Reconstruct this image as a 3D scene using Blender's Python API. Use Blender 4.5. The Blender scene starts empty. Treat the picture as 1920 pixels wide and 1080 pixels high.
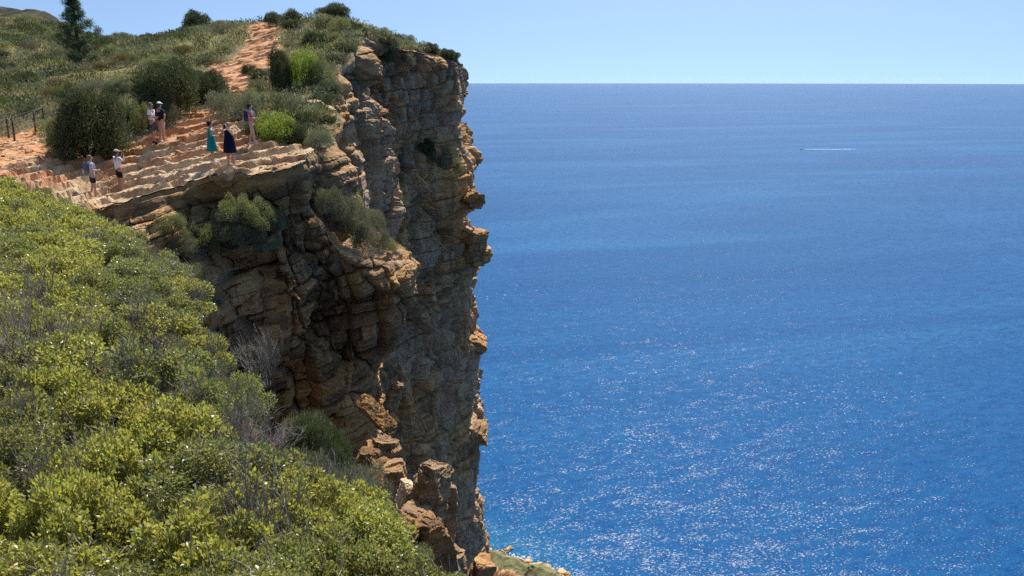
import bpy, math, random
import numpy as np
from mathutils import Vector, Matrix
R = math.radians
SC = bpy.context.scene
COL = SC.collection
random.seed(7)
RNG = np.random.default_rng(7)

# ------------------------------------------------------------------ camera, sky, sun, exposure
FPX = 1500.0                      # focal length in pixels of the 1920 wide frame
PITCH = 14.62                     # degrees below the horizontal
cam = bpy.data.cameras.new('camera')
cam.sensor_width = 36.0
cam.lens = 36.0*FPX/1920.0
cam.clip_start = 0.2
cam.clip_end = 200000.0
cam_o = bpy.data.objects.new('camera', cam)
cam_o.rotation_euler = (R(90-PITCH), 0, 0)
COL.objects.link(cam_o)
SC.camera = cam_o

SUN_AZ, SUN_EL = 14.0, 55.0       # degrees right of straight ahead, degrees up
wd = bpy.data.worlds.new('World'); SC.world = wd; wd.use_nodes = True
wt = wd.node_tree; wt.nodes.clear()
sky = wt.nodes.new('ShaderNodeTexSky'); sky.sky_type = 'NISHITA'
sky.sun_disc = False; sky.sun_elevation = R(SUN_EL); sky.sun_rotation = R(SUN_AZ)
sky.altitude = 280; sky.air_density = 1.0; sky.dust_density = 0.6; sky.ozone_density = 1.2
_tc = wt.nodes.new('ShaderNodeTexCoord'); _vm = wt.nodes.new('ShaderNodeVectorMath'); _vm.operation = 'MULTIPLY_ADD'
_vm.inputs[1].default_value = (1, 1, 1.5); _vm.inputs[2].default_value = (0, 0, 0.25)      # horizon reads the bluer sky higher up: no yellow band
wt.links.new(_tc.outputs['Generated'], _vm.inputs[0]); _vn = wt.nodes.new('ShaderNodeVectorMath'); _vn.operation = 'MINIMUM'; _vn.inputs[1].default_value = (9, 9, 0.48)  # lookup height capped: overhead sky brightened on purpose, as added fill for shaded rock
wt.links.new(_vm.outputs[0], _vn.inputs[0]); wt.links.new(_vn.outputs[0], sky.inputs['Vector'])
bg = wt.nodes.new('ShaderNodeBackground'); bg.inputs['Strength'].default_value = 0.11
wo = wt.nodes.new('ShaderNodeOutputWorld')
_mx = wt.nodes.new('ShaderNodeMix'); _mx.data_type = 'RGBA'; _mx.blend_type = 'MULTIPLY'; _mx.inputs[0].default_value = 1.0
_mx.inputs[7].default_value = (0.90, 0.97, 0.96, 1)
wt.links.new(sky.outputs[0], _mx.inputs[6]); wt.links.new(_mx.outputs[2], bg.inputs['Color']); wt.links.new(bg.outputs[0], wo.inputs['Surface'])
sl = bpy.data.lights.new('sun', 'SUN'); sl.energy = 5.0; sl.angle = R(0.53); sl.color = (1.0, 0.96, 0.89)
so = bpy.data.objects.new('sun', sl); COL.objects.link(so)
SDIR = Vector((math.sin(R(SUN_AZ))*math.cos(R(SUN_EL)), math.cos(R(SUN_AZ))*math.cos(R(SUN_EL)), math.sin(R(SUN_EL))))
so.rotation_euler = SDIR.to_track_quat('Z', 'Y').to_euler()
SC.view_settings.view_transform = 'Standard'; SC.view_settings.look = 'None'
SC.view_settings.exposure = 0.58; SC.view_settings.gamma = 1.0
SC.cycles.use_denoising = False
SC.cycles.max_bounces = 6; SC.cycles.transparent_max_bounces = 6
SC.cycles.sample_clamp_indirect = 6.0

CT, ST = math.cos(R(PITCH)), math.sin(R(PITCH))
def P(px, py, Y):
    """the point of the place seen at pixel (px, py) that lies Y metres ahead"""
    a = (px-960.0)/FPX; b = -(py-540.0)/FPX
    d = (a, CT + b*ST, -ST + b*CT)
    k = Y/d[1]
    return (a*k, Y, d[2]*k)
def pix(V):
    V = np.asarray(V, float)
    dep = V[..., 1]*CT - V[..., 2]*ST
    up = V[..., 1]*ST + V[..., 2]*CT
    return 960 + FPX*V[..., 0]/dep, 540 - FPX*up/dep

# ------------------------------------------------------------------ noise (numpy)
def _h(ix, iy, iz, seed):
    h = (ix.astype(np.int64)*374761393 + iy.astype(np.int64)*668265263 + iz.astype(np.int64)*1274126177 + seed*974634777) & 0xFFFFFFFF
    h = ((h ^ (h >> 13))*1274126177) & 0xFFFFFFFF
    h = ((h ^ (h >> 16))*2246822519) & 0xFFFFFFFF
    return ((h ^ (h >> 15)) & 0xFFFFFF)/float(0x1000000)
def noise3(p, seed=0):
    f = np.floor(p); t = p-f; t = t*t*t*(t*(t*6-15)+10)
    i = f.astype(np.int64); r = 0
    for dx in (0, 1):
        wx = t[:, 0] if dx else 1-t[:, 0]
        for dy in (0, 1):
            wy = t[:, 1] if dy else 1-t[:, 1]
            for dz in (0, 1):
                wz = t[:, 2] if dz else 1-t[:, 2]
                r = r + wx*wy*wz*_h(i[:, 0]+dx, i[:, 1]+dy, i[:, 2]+dz, seed)
    return r*2-1
def fbm(p, oct=4, seed=0, gain=0.5):
    a = 1.0; r = 0; q = p.copy()
    for k in range(oct):
        r = r + a*noise3(q, seed+k*17); a *= gain; q = q*2.03+11.3
    return r
def voronoi(p, seed=0):
    f = np.floor(p).astype(np.int64)
    d1 = np.full(len(p), 9.0); d2 = np.full(len(p), 9.0); cid = np.zeros(len(p))
    for dx in (-1, 0, 1):
        for dy in (-1, 0, 1):
            for dz in (-1, 0, 1):
                a, b, c = f[:, 0]+dx, f[:, 1]+dy, f[:, 2]+dz
                v0 = a+_h(a, b, c, seed)-p[:, 0]; v1 = b+_h(a, b, c, seed+1)-p[:, 1]; v2 = c+_h(a, b, c, seed+2)-p[:, 2]
                d = np.sqrt(v0*v0+v1*v1+v2*v2)
                closer = d < d1
                d2 = np.where(closer, d1, np.minimum(d2, d))
                cid = np.where(closer, _h(a, b, c, seed+5), cid)
                d1 = np.where(closer, d, d1)
    return d1, d2, cid
def v3(x, y, z): return np.stack([x, y, z], 1)
def xyz0(X, Y): return np.stack([X, Y, np.zeros_like(X)], 1)
def sstep(a, b, x):
    t = np.clip((x-a)/(b-a), 0, 1); return t*t*(3-2*t)

# ------------------------------------------------------------------ mesh and object helpers
def mesh_np(name, V, F, mats=(), smooth=False, attrs=None):
    me = bpy.data.meshes.new(name)
    V = np.asarray(V, np.float32); F = np.asarray(F, np.int32)
    me.vertices.add(len(V)); me.vertices.foreach_set('co', V.ravel())
    k = F.shape[1]
    me.loops.add(F.size); me.loops.foreach_set('vertex_index', F.ravel())
    me.polygons.add(len(F)); me.polygons.foreach_set('loop_start', np.arange(0, F.size, k, dtype=np.int32))
    me.polygons.foreach_set('use_smooth', np.full(len(F), smooth, bool))
    for an, av in (attrs or {}).items():
        at = me.attributes.new(an, 'FLOAT', 'POINT'); at.data.foreach_set('value', np.asarray(av, np.float32))
    me.update(calc_edges=True); me.validate()
    for m in mats: me.materials.append(m)
    return me
def link(name, data, parent=None, loc=None):
    o = bpy.data.objects.new(name, data); COL.objects.link(o)
    if parent is not None: o.parent = parent
    if loc is not None: o.location = loc
    return o
def tag(o, label=None, cat=None, group=None, kind=None):
    if label: o['label'] = label
    if cat: o['category'] = cat
    if group: o['group'] = group
    if kind: o['kind'] = kind
    return o
def grid_faces(nr, nc):
    i = np.arange(nr-1)[:, None]*nc + np.arange(nc-1)[None, :]
    return np.stack([i, i+1, i+nc+1, i+nc], -1).reshape(-1, 4)
class MB:
    """collects tubes, rings and boxes into one mesh"""
    def __init__(s): s.v = []; s.f = []
    def add(s, V, F):
        n = len(s.v); s.v += [tuple(x) for x in V]; s.f += [tuple(i+n for i in q) for q in F]
    def tube(s, pts, rad, n=5, cap=True):
        pts = [Vector(p) for p in pts]; rings = []
        for i, p in enumerate(pts):
            d = (pts[min(i+1, len(pts)-1)]-pts[max(i-1, 0)])
            d = d.normalized() if d.length > 1e-9 else Vector((0, 0, 1))
            a = d.cross(Vector((0.31, 0.87, 0.38))); a = a.normalized() if a.length > 1e-6 else d.orthogonal().normalized()
            b = d.cross(a)
            rings.append([p + (a*math.cos(2*math.pi*k/n)+b*math.sin(2*math.pi*k/n))*rad[i] for k in range(n)])
        V = [q for r in rings for q in r]
        F = [(i*n+k, i*n+(k+1) % n, (i+1)*n+(k+1) % n, (i+1)*n+k) for i in range(len(pts)-1) for k in range(n)]
        if cap: F += [tuple(range(n-1, -1, -1)), tuple((len(pts)-1)*n+k for k in range(n))]
        s.add(V, F)
    def rings(s, R_):
        """stack of closed rings (lists of equal length), capped"""
        n = len(R_[0]); V = [q for r in R_ for q in r]
        F = [(i*n+k, i*n+(k+1) % n, (i+1)*n+(k+1) % n, (i+1)*n+k) for i in range(len(R_)-1) for k in range(n)]
        F += [tuple(range(n-1, -1, -1)), tuple((len(R_)-1)*n+k for k in range(n))]
        s.add(V, F)
    def ell(s, c, r, n=10, m=6, z0=-1.0, z1=1.0):
        rs = []
        for j in range(m+1):
            t = z0+(z1-z0)*j/m; t = max(-0.995, min(0.995, t)); q = math.sqrt(1-t*t)
            rs.append([(c[0]+r[0]*q*math.cos(2*math.pi*k/n), c[1]+r[1]*q*math.sin(2*math.pi*k/n), c[2]+r[2]*t) for k in range(n)])
        s.rings(rs)
    def mesh(s, name, mat, smooth=True):
        me = bpy.data.meshes.new(name); me.from_pydata(s.v, [], s.f); me.update()
        if smooth: me.polygons.foreach_set('use_smooth', np.ones(len(me.polygons), bool))
        me.materials.append(mat); return me
    def build(s, name, mat, parent=None, smooth=True): return link(name, s.mesh(name, mat, smooth), parent)

# ------------------------------------------------------------------ materials
class NT:
    def __init__(s, name):
        s.m = bpy.data.materials.new(name); s.m.use_nodes = True; s.t = s.m.node_tree; s.t.nodes.clear()
        s.out = s.t.nodes.new('ShaderNodeOutputMaterial')
    def n(s, typ, ins=None, **kw):
        x = s.t.nodes.new('ShaderNode'+typ)
        for k, v in kw.items(): setattr(x, k, v)
        for k, v in (ins or {}).items():
            sock = x.inputs[k]
            if hasattr(v, 'is_output') or hasattr(v, 'links'): s.t.links.new(v, sock)
            else: sock.default_value = v
        return x
    def pos(s): return s.n('NewGeometry').outputs['Position']
    def mapping(s, vec, scale=(1, 1, 1), rot=(0, 0, 0), loc=(0, 0, 0)):
        return s.n('Mapping', {'Vector': vec, 'Scale': scale, 'Rotation': rot, 'Location': loc}).outputs[0]
    def noise(s, vec, scale, detail=4, rough=0.55, dist=0.0):
        return s.n('TexNoise', {'Vector': vec, 'Scale': scale, 'Detail': detail, 'Roughness': rough, 'Distortion': dist}).outputs['Fac']
    def ramp(s, fac, stops):
        x = s.n('ValToRGB', {'Fac': fac}); e = x.color_ramp.elements
        while len(e) < len(stops): e.new(0.5)
        for i, (p, c) in enumerate(stops):
            e[i].position = p; e[i].color = (c, c, c, 1) if isinstance(c, (int, float)) else (*c, 1)
        return x.outputs[0]
    def mix(s, fac, a, b, blend='MIX'):
        x = s.n('Mix', data_type='RGBA', blend_type=blend)
        for k, v in ((0, fac), (6, a), (7, b)):
            if hasattr(v, 'links'): s.t.links.new(v, x.inputs[k])
            else: x.inputs[k].default_value = (*v, 1) if isinstance(v, tuple) and len(v) == 3 else v
        return x.outputs[2]
    def math(s, op, a, b=0.0):
        x = s.n('Math', operation=op)
        for k, v in ((0, a), (1, b)):
            if hasattr(v, 'links'): s.t.links.new(v, x.inputs[k])
            else: x.inputs[k].default_value = v
        return x.outputs[0]
    def attr(s, name): return s.n('Attribute', attribute_name=name).outputs['Fac']
    def surf(s, sh): s.t.links.new(sh, s.out.inputs['Surface']); return s.m
    def bsdf(s, color, rough=0.8, spec=0.3, normal=None, **kw):
        ins = {'Roughness': rough, 'Specular IOR Level': spec}
        ins['Base Color'] = color if hasattr(color, 'links') else (*color, 1)
        if normal is not None: ins['Normal'] = normal
        ins.update(kw)
        return s.n('BsdfPrincipled', ins).outputs[0]

def plain(name, c, rough=0.7, spec=0.3, var=0.12):
    t = NT(name); p = t.n('TexCoord').outputs['Object']
    f = t.noise(p, 9.0, 3)
    c2 = tuple(x*(1-var*2) for x in c); c1 = tuple(min(1, x*(1+var)) for x in c)
    return t.surf(t.bsdf(t.ramp(f, [(0.35, c2), (0.65, c1)]), rough, spec))

def rock_mat():
    t = NT('cliff_rock'); p = t.pos()
    big = t.noise(p, 0.16, 5, 0.6); mid = t.noise(p, 0.9, 5, 0.6); fine = t.noise(p, 5.0, 5, 0.65)
    st = t.noise(t.mapping(p, (0.25, 0.25, 2.2), (0, R(-7), 0)), 1.0, 6, 0.65, 0.6)
    c = t.ramp(st, [(0.32, (0.17, 0.088, 0.038)), (0.44, (0.52, 0.285, 0.12)), (0.57, (0.70, 0.405, 0.175)), (0.74, (0.80, 0.56, 0.30))])
    bed = t.attr('bed')
    c = t.mix(t.ramp(bed, [(0.40, 0.0), (0.85, 0.75)]), c, (0.58, 0.28, 0.085))
    blk = t.attr('blk')
    c = t.mix(t.ramp(blk, [(0.25, 0.75), (0.7, 0.0)]), c, (0.15, 0.095, 0.055))
    grey = t.math('MULTIPLY', t.ramp(big, [(0.40, 0.0), (0.58, 1.0)]), t.ramp(mid, [(0.30, 0.25), (0.62, 0.95)]))
    gsel = t.math('MULTIPLY', grey, t.attr('patina'))
    c = t.mix(gsel, c, t.ramp(fine, [(0.3, (0.36, 0.24, 0.15)), (0.7, (0.76, 0.55, 0.37))]))
    # run-off streaks
    sk = t.noise(t.mapping(p, (1.6, 1.6, 0.10)), 1.0, 5, 0.6, 0.5)
    c = t.mix(t.math('MULTIPLY', t.ramp(sk, [(0.54, 0.0), (0.68, 0.75)]), t.attr('patina')), c, (0.15, 0.105, 0.07))
    c = t.mix(t.ramp(fine, [(0.25, 0.55), (0.5, 0.0)]), c, (0.09, 0.06, 0.038))
    bh = t.math('ADD', t.noise(p, 6.0, 8, 0.75), t.math('MULTIPLY', t.noise(t.mapping(p, (0.7, 0.7, 8.0), (0, R(-14), 0)), 1.0, 6, 0.7, 0.3), 1.4))
    b = t.n('Bump', {'Height': bh, 'Distance': 0.16, 'Strength': 1.0}).outputs[0]
    return t.surf(t.bsdf(c, 0.9, 0.15, b))
def ledge_mat():
    """pale ledges of the terrace and the worn path: cream, pink and rust red beds"""
    t = NT('ledge_rock'); p = t.pos()
    red = t.attr('red'); bed = t.attr('bed')
    mid = t.noise(p, 1.1, 5, 0.6, 0.3); fine = t.noise(p, 7.0, 5, 0.65)
    c = t.ramp(mid, [(0.3, (0.36, 0.21, 0.115)), (0.5, (0.60, 0.42, 0.25)), (0.68, (0.78, 0.63, 0.42))])
    c2 = t.ramp(mid, [(0.3, (0.36, 0.15, 0.065)), (0.52, (0.60, 0.29, 0.13)), (0.72, (0.72, 0.45, 0.26))])
    f = t.math('ADD', red, t.math('MULTIPLY', t.math('SUBTRACT', bed, 0.5), 0.9))
    c = t.mix(t.ramp(f, [(0.2, 0.0), (0.8, 1.0)]), c, c2)
    c = t.mix(t.ramp(fine, [(0.28, 0.7), (0.5, 0.0)]), c, (0.20, 0.09, 0.045))
    c = t.mix(t.ramp(t.noise(p, 2.3, 4, 0.6), [(0.6, 0.0), (0.72, 0.6)]), c, (0.25, 0.22, 0.18))
    b = t.n('Bump', {'Height': t.noise(p, 5.0, 8, 0.7), 'Distance': 0.12, 'Strength': 0.8}).outputs[0]
    return t.surf(t.bsdf(c, 0.9, 0.15, b))
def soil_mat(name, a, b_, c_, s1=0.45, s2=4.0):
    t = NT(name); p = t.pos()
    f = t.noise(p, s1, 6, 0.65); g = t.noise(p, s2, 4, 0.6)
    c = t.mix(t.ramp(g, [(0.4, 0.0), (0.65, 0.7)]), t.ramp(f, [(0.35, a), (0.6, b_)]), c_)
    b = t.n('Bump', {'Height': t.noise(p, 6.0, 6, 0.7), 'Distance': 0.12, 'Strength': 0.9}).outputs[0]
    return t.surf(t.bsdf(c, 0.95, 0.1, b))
def leaf_mat(name, dark, light, back, trans=0.4, rough=0.42, spec=0.5, dry=None, dryamt=0.06):
    t = NT(name); g = t.n('NewGeometry'); oi = t.n('ObjectInfo')
    rnd = g.outputs['Random Per Island']
    c = t.ramp(rnd, [(0.0, dark), (0.85, light)])
    tc = back
    if dry:
        k = t.ramp(rnd, [(1.0-dryamt-0.01, 0.0), (1.0-dryamt, 1.0)])
        c = t.mix(k, c, dry); tc = t.mix(k, back, dry)
    v = t.math('ADD', t.math('MULTIPLY', oi.outputs['Random'], 0.5), 0.75)
    hs = t.n('HueSaturation', {'Color': c, 'Value': v, 'Saturation': 1.0, 'Hue': t.math('ADD', t.math('MULTIPLY', oi.outputs['Random'], 0.03), 0.485)})
    a = t.bsdf(hs.outputs[0], rough, spec)
    tr = t.n('BsdfTranslucent', {'Color': tc if hasattr(tc, 'links') else (*tc, 1)}).outputs[0]
    return t.surf(t.n('MixShader', {0: trans, 1: a, 2: tr}).outputs[0])
def sea_mat():
    t = NT('sea_water'); p = t.pos()
    flat = t.mapping(p, (1, 1, 0))
    rot = t.mapping(flat, (1, 1, 1), (0, 0, R(-14)))
    ch = t.noise(t.mapping(rot, (0.5, 1.0, 1)), 0.17, 4, 0.6, 0.3)        # chop, a few metres
    def slope(scale, amp, detail, stretch):
        n = t.n('TexNoise', {'Vector': t.mapping(rot, (stretch, 1, 1)), 'Scale': scale, 'Detail': detail, 'Roughness': 0.62}).outputs['Color']
        c_ = t.n('VectorMath', {0: n, 1: (0.5, 0.5, 0.5)}, operation='SUBTRACT').outputs[0]
        return t.n('VectorMath', {0: c_, 1: (amp, amp, 0.0)}, operation='MULTIPLY').outputs[0]
    sl_ = t.n('VectorMath', {0: slope(0.11, 0.48, 2, 0.4), 1: slope(1.0, 1.45, 3, 0.55)}, operation='ADD').outputs[0]
    b = t.n('VectorMath', {0: t.n('VectorMath', {0: sl_, 1: (0, 0, 1)}, operation='ADD').outputs[0]}, operation='NORMALIZE').outputs[0]
    slick = t.noise(t.mapping(rot, (0.22, 1.0, 1)), 0.0032, 5, 0.55, 1.2)
    c = t.ramp(slick, [(0.35, (0.003, 0.060, 0.168)), (0.50, (0.005, 0.073, 0.192)), (0.66, (0.016, 0.106, 0.24))])
    c = t.mix(t.ramp(ch, [(0.36, 0.75), (0.58, 0.0)]), c, (0.003, 0.045, 0.15))
    # turquoise shallows round the foot of the cliff
    dx = t.n('SeparateXYZ', {0: p})
    r = t.n('VectorMath', {0: p, 1: (-12.0, 418.0, -280.0)}, operation='DISTANCE').outputs['Value']
    r = t.math('ADD', r, t.math('MULTIPLY', t.noise(flat, 0.04, 3), 40.0))
    c = t.mix(t.n('MapRange', {'Value': r, 'From Min': 25.0, 'From Max': 85.0, 'To Min': 0.4, 'To Max': 0.0}).outputs[0], c, (0.02, 0.17, 0.25))
    # small breaking crests
    cr = t.noise(t.mapping(rot, (0.45, 1.0, 1)), 0.16, 3, 0.5, 0.2)
    c = t.mix(t.math('MULTIPLY', t.ramp(cr, [(0.74, 0.0), (0.80, 0.5)]), t.ramp(slick, [(0.4, 0.0), (0.6, 1.0)])), c, (0.6, 0.7, 0.75))
    return t.surf(t.bsdf(c, 0.27, 0.14, b, IOR=1.33))

M = {}
M['rock'] = rock_mat(); M['ledge'] = ledge_mat(); M['sea'] = sea_mat()
M['soil'] = soil_mat('scrub_soil', (0.16, 0.12, 0.06), (0.26, 0.20, 0.11), (0.17, 0.16, 0.07))
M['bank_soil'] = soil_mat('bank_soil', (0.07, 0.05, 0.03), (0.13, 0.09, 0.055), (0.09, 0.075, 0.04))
M['shore'] = soil_mat('shore_scrub', (0.09, 0.10, 0.035), (0.17, 0.16, 0.06), (0.30, 0.25, 0.16))
M['far_hill'] = soil_mat('far_hill_rock', (0.035, 0.04, 0.022), (0.10, 0.08, 0.06), (0.04, 0.042, 0.028), 0.12, 0.5)
M['leaf_oak'] = leaf_mat('leaf_yellow_green', (0.048, 0.055, 0.018), (0.37, 0.36, 0.095), (0.52, 0.50, 0.09), 0.44, 0.35, 0.5, (0.42, 0.27, 0.06), 0.02)
M['leaf_mastic'] = leaf_mat('leaf_mid_green', (0.036, 0.045, 0.016), (0.25, 0.26, 0.085), (0.36, 0.37, 0.085), 0.40, 0.35, 0.55, (0.36, 0.22, 0.07), 0.03)
M['leaf_olive'] = leaf_mat('leaf_olive', (0.075, 0.085, 0.030), (0.20, 0.205, 0.075), (0.28, 0.30, 0.09), 0.35, 0.4, 0.5, (0.25, 0.18, 0.09), 0.05)
M['leaf_grey'] = leaf_mat('leaf_grey_green', (0.10, 0.105, 0.062), (0.22, 0.215, 0.14), (0.24, 0.24, 0.12), 0.3, 0.6, 0.3, (0.2, 0.15, 0.09), 0.08)
M['leaf_dark'] = leaf_mat('leaf_dark_green', (0.034, 0.044, 0.018), (0.125, 0.135, 0.055), (0.11, 0.13, 0.04), 0.22, 0.55, 0.3)
M['leaf_bright'] = leaf_mat('leaf_bright_green', (0.09, 0.14, 0.025), (0.22, 0.26, 0.045), (0.32, 0.40, 0.05), 0.4, 0.45, 0.4)
M['leaf_brown'] = leaf_mat('leaf_rusty', (0.10, 0.085, 0.03), (0.19, 0.16, 0.06), (0.22, 0.19, 0.06), 0.32, 0.6, 0.2)
M['cover_olive'] = leaf_mat('cover_olive', (0.13, 0.14, 0.055), (0.34, 0.33, 0.135), (0.36, 0.37, 0.13), 0.3, 0.8, 0.05)
M['cover_brown'] = leaf_mat('cover_brown', (0.15, 0.12, 0.06), (0.33, 0.27, 0.14), (0.2, 0.16, 0.08), 0.3, 0.8, 0.05)
M['cover_dark'] = leaf_mat('cover_dark', (0.040, 0.050, 0.022), (0.095, 0.105, 0.045), (0.10, 0.12, 0.04), 0.25, 0.8, 0.05)
M['cover_grey'] = leaf_mat('cover_grey', (0.14, 0.15, 0.085), (0.36, 0.36, 0.22), (0.17, 0.17, 0.10), 0.25, 0.8, 0.05)
M['needle'] = leaf_mat('pine_needle', (0.028, 0.046, 0.024), (0.075, 0.11, 0.05), (0.09, 0.14, 0.045), 0.25, 0.5, 0.3)
M['straw'] = leaf_mat('dry_grass', (0.22, 0.17, 0.09), (0.42, 0.34, 0.19), (0.4, 0.33, 0.17), 0.35, 0.7, 0.2)
M['bark'] = plain('bark', (0.10, 0.075, 0.055), 0.9, 0.1, 0.25)
M['twig'] = plain('bare_twig', (0.26, 0.225, 0.19), 0.85, 0.15, 0.2)
M['post'] = plain('weathered_wood', (0.13, 0.10, 0.075), 0.9, 0.1, 0.25)
M['wire'] = plain('wire_steel', (0.25, 0.24, 0.23), 0.5, 0.5, 0.1)
M['foam'] = plain('sea_foam', (0.36, 0.52, 0.64), 0.7, 0.2, 0.1)
M['hull'] = plain('boat_white', (0.8, 0.8, 0.8), 0.35, 0.5, 0.03)
M['glass'] = plain('boat_window', (0.03, 0.04, 0.05), 0.1, 0.6, 0.0)
# ------------------------------------------------------------------ the lie of the land
SEA_Z = -280.0
EDGE_PX = [(-160, 452, 22.5), (-60, 440, 24), (100, 403, 27.5), (200, 376, 29.3), (300, 350, 29.6), (430, 330, 29.6), (500, 319, 29.6), (572, 305, 29.8),
           (592, 297, 31), (622, 282, 33.5), (634, 200, 39), (630, 150, 45), (650, 96, 54), (668, 62, 62), (700, 76, 66),
           (745, 90, 69), (800, 102, 74), (845, 108, 78), (862, 114, 82), (864, 120, 90), (845, 122, 110), (770, 122, 150)]
EDGE0 = np.array([P(*q) for q in EDGE_PX])
def rough_line(pts, st, amp, keep=lambda y: 1.0, seed=1):
    seg = np.linalg.norm(np.diff(pts[:, :2], axis=0), axis=1); S = np.concatenate([[0], np.cumsum(seg)])
    n = int(S[-1]/st); s = np.linspace(0, S[-1], n); o = np.stack([np.interp(s, S, pts[:, i]) for i in range(3)], 1)
    k = np.array([keep(y) for y in o[:, 1]])
    q = np.stack([s/2.2, s*0+seed*3.3, s*0], 1)
    o[:, 0] += fbm(q, 3, 601+seed)*amp*k; o[:, 1] += fbm(q+50, 3, 651+seed)*amp*k
    return o
EDGE = rough_line(EDGE0, 0.45, 0.75, lambda y: 0.42 if y < 32 else (1.0 if y < 64 else 0.5))
GROUND_PX = [(178, 367, 30.6), (196, 360, 31.2), (227, 352, 31.3), (291, 269, 34.2), (306, 264, 34.8), (400, 291, 30.8), (434, 294, 30.6), (476, 276, 32.6),
             (300, 320, 31.2), (350, 280, 33), (540, 285, 31.3), (0, 300, 31), (80, 330, 29.5), (60, 285, 33), (40, 262, 37), (90, 238, 40), (165, 290, 33), (315, 222, 37),
             (390, 208, 38), (435, 232, 35), (520, 268, 33.4), (590, 215, 37.5), (600, 186, 39.5), (500, 195, 42), (565, 178, 44), (600, 120, 50), (545, 130, 50),
             (0, 205, 48), (80, 200, 50), (0, 160, 58), (100, 160, 60), (190, 180, 50), (0, 84, 90), (60, 96, 90), (0, 34, 150), (70, 46, 150), (115, 62, 150), (150, 118, 88), (200, 96, 125), (140, 90, 130),
             (250, 130, 64), (240, 88, 115), (300, 76, 105), (370, 62, 92), (420, 54, 88), (480, 46, 86), (510, 44, 84), (350, 110, 66), (400, 145, 52), (450, 165, 46), (450, 130, 54),
             (485, 96, 64), (492, 70, 72), (560, 50, 78), (620, 40, 72), (640, 50, 70), (570, 90, 58), (760, 96, 90), (820, 108, 95), (-200, 330, 31), (-250, 200, 50), (-200, 60, 140), (-300, 90, 90), (350, 95, 160), (600, 90, 150), (200, 105, 180), (0, 50, 190), (60, 70, 190), (120, 100, 200), (-150, 60, 200), (0, 110, 240), (200, 130, 240), (400, 120, 230), (430, 78, 120), (560, 78, 110)]
GP = np.array([P(*q) for q in GROUND_PX])
CTRL = np.concatenate([EDGE0, GP])
def _tps(d2): return np.where(d2 > 1e-9, 0.5*d2*np.log(np.maximum(d2, 1e-9)), 0.0)
_n = len(CTRL); _c = CTRL[:, :2]/30.0
_A = np.zeros((_n+3, _n+3)); _A[:_n, :_n] = _tps(((_c[:, None]-_c[None])**2).sum(-1)) + np.eye(_n)*3e-3
_A[:_n, _n] = 1; _A[:_n, _n+1:] = _c; _A[_n:, :_n] = _A[:_n, _n:].T
_W = np.linalg.solve(_A, np.concatenate([CTRL[:, 2], np.zeros(3)]))
def base_h(X, Y):
    q = np.stack([X, Y], 1)/30.0; out = np.empty(len(X))
    for a in range(0, len(X), 20000):
        b = q[a:a+20000]
        out[a:a+20000] = _tps(((b[:, None]-_c[None])**2).sum(-1)) @ _W[:_n] + _W[_n] + b @ _W[_n+1:]
    return out
def in_poly(X, Y, poly):
    r = np.zeros(len(X), bool); n = len(poly)
    for i in range(n):
        x1, y1 = poly[i]; x2, y2 = poly[(i+1) % n]
        c = (y1 > Y) != (y2 > Y)
        r ^= c & (X < (x2-x1)*(Y-y1)/((y2-y1) if y2 != y1 else 1e-9)+x1)
    return r
def d_line(X, Y, pts):
    d = np.full(len(X), 1e9)
    for (x1, y1), (x2, y2) in zip(pts[:-1], pts[1:]):
        dx, dy = x2-x1, y2-y1; t = np.clip(((X-x1)*dx+(Y-y1)*dy)/(dx*dx+dy*dy+1e-12), 0, 1)
        d = np.minimum(d, np.hypot(X-x1-t*dx, Y-y1-t*dy))
    return d
EDGE2 = [tuple(e[:2]) for e in EDGE]
PLATEAU = EDGE2 + [(-60, 400), (-400, 400), (-400, 15), (-40, 15)]
def xy(l): return [P(*q)[:2] for q in l]
TERR = xy([(-60, 330, 27), (30, 420, 25.5), (100, 403, 27.3), (200, 376, 29.0), (300, 350, 29.3), (430, 330, 29.3), (500, 319, 29.3), (580, 305, 29.3), (610, 290, 31), (590, 275, 33), (545, 270, 32.8),
           (495, 262, 33.6), (470, 225, 36.2), (410, 205, 38.5), (375, 205, 39), (340, 235, 36.6), (255, 270, 34.6), (100, 300, 32.6), (85, 262, 36), (95, 232, 41), (0, 255, 38.5), (-80, 262, 39)])
PATH = xy([(385, 215, 37.5), (395, 195, 40), (440, 165, 46), (455, 140, 51.5), (440, 128, 54.5), (462, 112, 59), (485, 96, 64), (490, 80, 68.5), (496, 60, 77), (500, 42, 86)])
UPPER = xy([(560, 190, 39.2), (600, 186, 39.5), (632, 200, 39.2), (628, 216, 37.6), (590, 225, 37.0)])
def path_mask(X, Y):
    nz = fbm(xyz0(X/1.3, Y/1.3), 3, 91)*0.5
    m = sstep(-0.35, 0.35, np.where(in_poly(X, Y, TERR), 1, -1)*d_line(X, Y, TERR+TERR[:1]) + nz*0.7)
    w = 1.15 + 1.4*sstep(46, 52, Y)*sstep(68, 58, Y) + 0.25*sstep(64, 80, Y)
    m = np.maximum(m, sstep(0.5, -0.3, d_line(X, Y, PATH)-w+nz*0.8))
    m = np.maximum(m, sstep(-0.35, 0.35, np.where(in_poly(X, Y, UPPER), 1, -1)*d_line(X, Y, UPPER+UPPER[:1]) + nz*0.7))
    return m
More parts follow.
